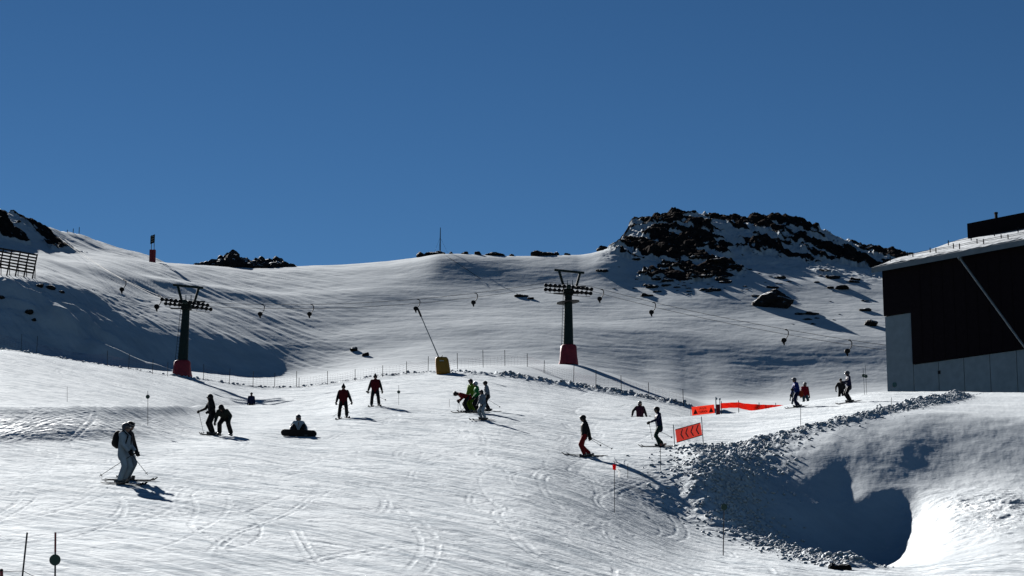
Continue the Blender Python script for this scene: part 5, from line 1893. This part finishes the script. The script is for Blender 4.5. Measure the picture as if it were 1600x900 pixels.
PEOPLE = [
    dict(px=191, py=757, H=1.76, face=70, lean=3, side=0, fat=1.06, jacket='offwhite', trousers='offwhite', hat='helmet', hatm=SHELL['grey'], feet=[(-0.07, -0.01), (0.07, 0.0)], drop=0.0,
         hands=[(-0.08, 0.17, 0.55), (0.09, 0.15, 0.53)], poles=((154, 745, -0.35), (231, 742, 0.2)), skis=True, ski_turn=-14, short='the skier in white with a backpack', jacketlen=0.05,
         label='skier in pale white suit with a black backpack at the lower left'),
    dict(px=198, py=751, H=1.74, face=78, lean=2, fat=1.04, jacket='black', trousers='palegrey', hat='helmet', hatm=SHELL['black'], drop=0.0, hands=[(-0.12, 0.12, 0.50), (0.12, 0.10, 0.50)], skis=True,
         poles=((181, 747, 0.3), None), short='the black-jacketed skier behind the white one', label='skier in black jacket and grey trousers half hidden behind the white-suited skier'),
    dict(px=331, py=680, H=1.74, face=-58, lean=10, drop=0.0, jacket='black', trousers='black', hat='hood', hatm=FAB['black'], hands=[(-0.16, 0.16, 0.56), (0.20, 0.24, 0.60)], poles=((342, 668), (318.5, 679)), skis=True, skilen=1.0,
         stance=0.06, short='the skier in all black on the left', label='standing skier all in black with one arm out, left of the bending person'),
    dict(px=351, py=681, H=1.70, face=-12, lean=64, head_lean=50, drop=0.05, hipf=-0.06, jacket='olive', trousers='black', hat='hood', hatm=FAB['black'], feet=[(-0.17, 0.02), (0.14, 0.0)], hands=[(-0.17, 0.17, 0.34), (0.20, 0.17, 0.33)],
         fat=1.25, goggles=False, short='the bending person', label='person bending forward in a dark olive jacket and black trousers'),
    dict(px=392, py=649, d=157, H=1.72, face=10, jacket='navy', trousers='black', hat='beanie', hatm=FAB['black'], goggles=False, hands=[(-0.16, 0.06, 0.45), (0.16, 0.06, 0.45)], fat=1.1, short='the half hidden person on the left',
         label='dark figure visible only from the waist up behind the snow lip, left of centre'),
    dict(px=466, py=681, H=1.72, face=8, sit=True, lean=-6, head_lean=10, head_turn=-15, jacket='offwhite', panel=None, trousers='black', hat='helmet', hatm=SHELL['grey'], feet=[(-0.16, 0.30), (0.19, 0.30)], hands=[(-0.22, -0.02, 0.12), (0.20, 0.16, 0.16)],
         kneeout=0.5, short='the seated snowboarder', hair=True, label='snowboarder in a grey-white jacket sitting on the snow'),
    dict(px=536, py=654, H=1.76, face=4, lean=6, drop=0.02, jacket='darkred', sleeves='black', trousers='black', hat='pointed_hat', hatm=FAB['black'], goggles=False, feet=[(-0.105, 0.0), (0.115, 0.0)], hands=[(-0.25, 0.06, 0.44), (0.21, 0.05, 0.43)],
         poles=((520.5, 651), (546, 645, 0.6)), skis=True, wedge=9, fat=1.12, elbowout=0.55, short='the lower red-jacketed skier', label='skier facing us in a black and dark red jacket, the lower of two alike'),
    dict(px=586, py=635, H=1.76, face=2, lean=4, drop=0.01, jacket='darkred', sleeves='black', trousers='black', hat='pointed_hat', hatm=FAB['black'], goggles=False, feet=[(-0.12, 0.0), (0.11, 0.0)], hands=[(-0.22, 0.02, 0.46), (0.24, 0.0, 0.42)],
         poles=((571, 612, 0.8), (607, 627, 0.8)), skis=True, wedge=8, fat=1.12, elbowout=0.55, bootm=BOOTG, short='the upper red-jacketed skier', label='skier facing us in a black and dark red jacket, the upper of two'),
    dict(px=730, py=643, d=105.5, H=1.66, face=-80, lean=72, head_lean=80, drop=0.02, hipf=-0.02, jacket='red', trousers='black', hat='helmet', hatm=SHELL['black'], hands=[(-0.06, 0.27, 0.40), (0.10, 0.23, 0.38)], poles=((716, 643), (722, 643.5)), skis=True,
         short='the bent red skier', label='skier in red jacket bent far forward over the poles at the left of the group'),
    dict(px=738, py=644.5, H=1.78, face=-50, lean=8, drop=0.01, jacket='lime', trousers='lime', hat='helmet', hatm=SHELL['black'], hands=[(-0.12, 0.14, 0.52), (0.14, 0.12, 0.50)], skis=True, poles=((722, 642), None), jacketlen=0.04, fat=1.25,
         short='the lime-suited skier', label='skier in a lime green suit and black helmet in the middle of the group'),
    dict(px=747, py=645.5, H=1.68, face=-75, lean=10, drop=0.02, jacket='green', trousers='black', hat='helmet', hatm=SHELL['white'], hands=[(-0.12, 0.14, 0.50), (0.13, 0.12, 0.50)], skis=True, fat=1.1, skilen=1.5,
         short='the green-jacketed skier', label='skier in green jacket, black trousers and white helmet beside the lime suit'),
    dict(px=763, py=642.5, H=1.68, face=-78, lean=10, drop=0.02, hipf=0.02, jacket='palegrey', panel='black', trousers='black', hat='helmet', hatm=SHELL['black'], hands=[(-0.12, 0.13, 0.52), (0.12, 0.10, 0.50)], skis=True, poles=(None, (788, 640, 0.8)),
         short='the black and grey skier', label='skier in black and grey jacket at the right end of the group'),
    dict(px=755, py=656.5, H=1.52, face=-48, lean=10, drop=0.03, jacket='palegrey', trousers='offwhite', hat='helmet', hatm=SHELL['black'], feet=[(-0.085, 0.0), (0.09, 0.0)], hands=[(-0.14, 0.15, 0.48), (0.13, 0.13, 0.50)], skis=True, hair=True,
         poles=(None, None), short='the pale small skier', label='small skier in pale grey jacket and white trousers in front of the group'),
    dict(px=915, py=714, H=1.80, face=-78, lean=-3, head_lean=16, drop=0.03, hipf=0.03, jacket='black', trousers='red', hat='helmet', hatm=SHELL['black'], goggles=False, feet=[(-0.06, 0.05), (0.06, -0.10)], hands=[(-0.14, -0.08, 0.46), (0.13, -0.13, 0.43)],
         poles=((958, 702, -0.3), (940, 697, 0.4)), skis=True, skilen=1.7, short='the skier in red trousers', label='skier in black top and red trousers gliding left with poles trailing'),
    dict(px=1032, py=698, H=1.80, face=-75, lean=6, head_lean=6, drop=0.03, hipf=0.02, jacket='navy', trousers='darkgreen', hat='helmet', hatm=SHELL['black'], feet=[(-0.07, 0.06), (0.07, -0.06)], hands=[(-0.10, 0.28, 0.58), (0.14, 0.02, 0.46)],
         poles=((1019.5, 687), (1051, 684, 0.5)), skis=True, skilen=1.7, jacketlen=0.05, short='the dark green skier by the chevron banner', label='skier in navy and dark green with outstretched arm left of the chevron banner'),
    dict(px=1000, py=673, d=118.5, H=1.80, face=5, lean=6, jacket='plum', sleeves='charcoal', trousers='plum', hat='helmet', hatm=SHELL['grey'], hands=[(-0.22, 0.05, 0.46), (0.25, 0.0, 0.52)], elbowout=1.0, fat=1.12, poles=(None, (1018, 650, 0.6)),
         short='the plum-jacketed skier', label='skier in plum and grey jacket hidden from the waist down by the snow lip'),
    dict(px=1247, py=636.5, H=1.76, face=-72, lean=14, drop=0.05, jacket='blue', trousers='navy', hat='helmet', hatm=SHELL['grey'], feet=[(-0.08, 0.10), (0.08, -0.06)], hands=[(-0.13, 0.20, 0.56), (0.14, 0.16, 0.44)], skis=True, skilen=1.3, poles=((1238, 633), None),
         short='the skier in blue on the right', label='skier in bright blue jacket leaning left on the bright crest at right'),
    dict(px=1241.5, py=640, d=134, H=1.45, face=-30, lean=8, jacket='palegrey', trousers='palegrey', hat='helmet', hatm=SHELL['white'], short='the child with white helmet', label='small person with white helmet almost hidden behind the skier in blue'),
    dict(px=1258, py=640, d=135.5, H=1.76, face=12, lean=6, jacket='brightred', trousers='teal', hat='helmet', hatm=SHELL['grey'], hands=[(-0.16, 0.05, 0.46), (0.18, 0.03, 0.45)], poles=(None, (1264, 630)), fat=1.08, short='the skier in bright red on the right',
         label='person in bright red jacket and grey trousers just behind the skier in blue'),
    dict(px=1315, py=632, d=139.5, H=1.74, face=-15, lean=8, jacket='black', trousers='black', hat='beanie', hatm=FAB['black'], goggles=False, hands=[(-0.20, 0.05, 0.44), (0.20, 0.08, 0.52)], elbowout=0.9, poles=((1308.5, 626), None), fat=1.1,
         short='the person in black on the crest', label='person in black clothing with pole, feet hidden behind the crest'),
    dict(px=1327.5, py=629, H=1.78, face=-82, lean=4, drop=0.03, hipf=0.0, jacket='navy', trousers='black', hat='helmet', hatm=SHELL['grey'], hands=[(-0.12, 0.20, 0.62), (0.12, 0.17, 0.62)], skis=True, skilen=1.4, short='the navy skier near the building',
         label='skier in navy jacket and black trousers standing nearest the building'),
]
INFO = {}
for sp in PEOPLE:
    INFO[sp['short']] = person(sp)

# backpack on the white skier's back
r_, q = INFO['the skier in white with a backpack']
c = q['G'] + q['chest'] - q['tf'] * 0.245 * q['s'] - q['tl'] * 0.03
bpk = empty('backpack', c)
tag(bpk, 'black backpack on the back of the white-suited skier', 'backpack')
R3 = Matrix((q['tr'], q['tf'], q['tl'])).transposed()
MB().sphere((0, 0, 0), (0.165, 0.145, 0.265), 16, 12, R3).sphere(R3 @ Vector((0, -0.08, -0.09)), (0.13, 0.09, 0.13), 12, 9, R3).build('bag', FAB['black'], bpk, remesh=0.02, smoothit=2)
m = MB()
for sx in (-1, 1):
    pts = [R3 @ Vector((sx * 0.09, 0.10, 0.16)), R3 @ Vector((sx * 0.10, 0.22, 0.255)), R3 @ Vector((sx * 0.11, 0.40, 0.12)), R3 @ Vector((sx * 0.14, 0.36, -0.12)), R3 @ Vector((sx * 0.14, 0.08, -0.2))]
    m.tube(pts, 0.022, 8)
m.build('strap', FAB['black'], bpk)

# bag on the blue skier's hip
r_, q = INFO['the skier in blue on the right']
c = q['G'] + q['hip'] - q['fwd'] * 0.16 - q['rgt'] * 0.08 - Vector((0, 0, 0.05))
ob = empty('pouch', c)
tag(ob, 'orange pouch hanging at the hip of the skier in blue', 'bag')
MB().sphere((0, -0.08, -0.05), (0.15, 0.10, 0.19), 12, 9).build('bag', FAB['orange'], ob, smooth=True)
MB().tube([(0, -0.06, 0.1), (0.03, 0.02, 0.24), (0.05, 0.1, 0.3)], 0.015, 6).build('strap', FAB['black'], ob)

# snowboard standing on edge in front of the seated snowboarder
r_, q = INFO['the seated snowboarder']
g = q['G'] + q['fwd'] * 0.62
g.z = gz(g.x, g.y)
sb = empty('snowboard', g)
tag(sb, 'dark snowboard standing on its edge in front of the seated snowboarder', 'snowboard')
L, Wd = 1.54, 0.30
prof = []
for a in np.linspace(-math.pi / 2, math.pi / 2, 11):
    prof.append((L / 2 - 0.16 + 0.16 * math.cos(a), Wd / 2 * math.sin(a)))
for a in np.linspace(math.pi / 2, 3 * math.pi / 2, 11):
    prof.append((-L / 2 + 0.16 + 0.16 * math.cos(a), Wd / 2 * math.sin(a)))
e1 = Vector((1, 0.03, -0.035)).normalized(); e2 = Vector((0, -0.22, 1)).normalized()
m = MB(); m.prism(prof, (0, 0, Wd / 2 + 0.0), e1, e2, 0.02)
m.build('deck', SKIM['black'], sb)
for sx in (-0.3, 0.3):
    m = MB(); m.box((sx, 0.06, Wd / 2), (0.14, 0.10, 0.22)); m.tube([(sx - 0.08, 0.06, Wd / 2), (sx - 0.06, 0.15, Wd / 2 + 0.03), (sx + 0.06, 0.15, Wd / 2 + 0.03), (sx + 0.08, 0.06, Wd / 2)], 0.025, 6)
    m.build('binding', BOOTM, sb)
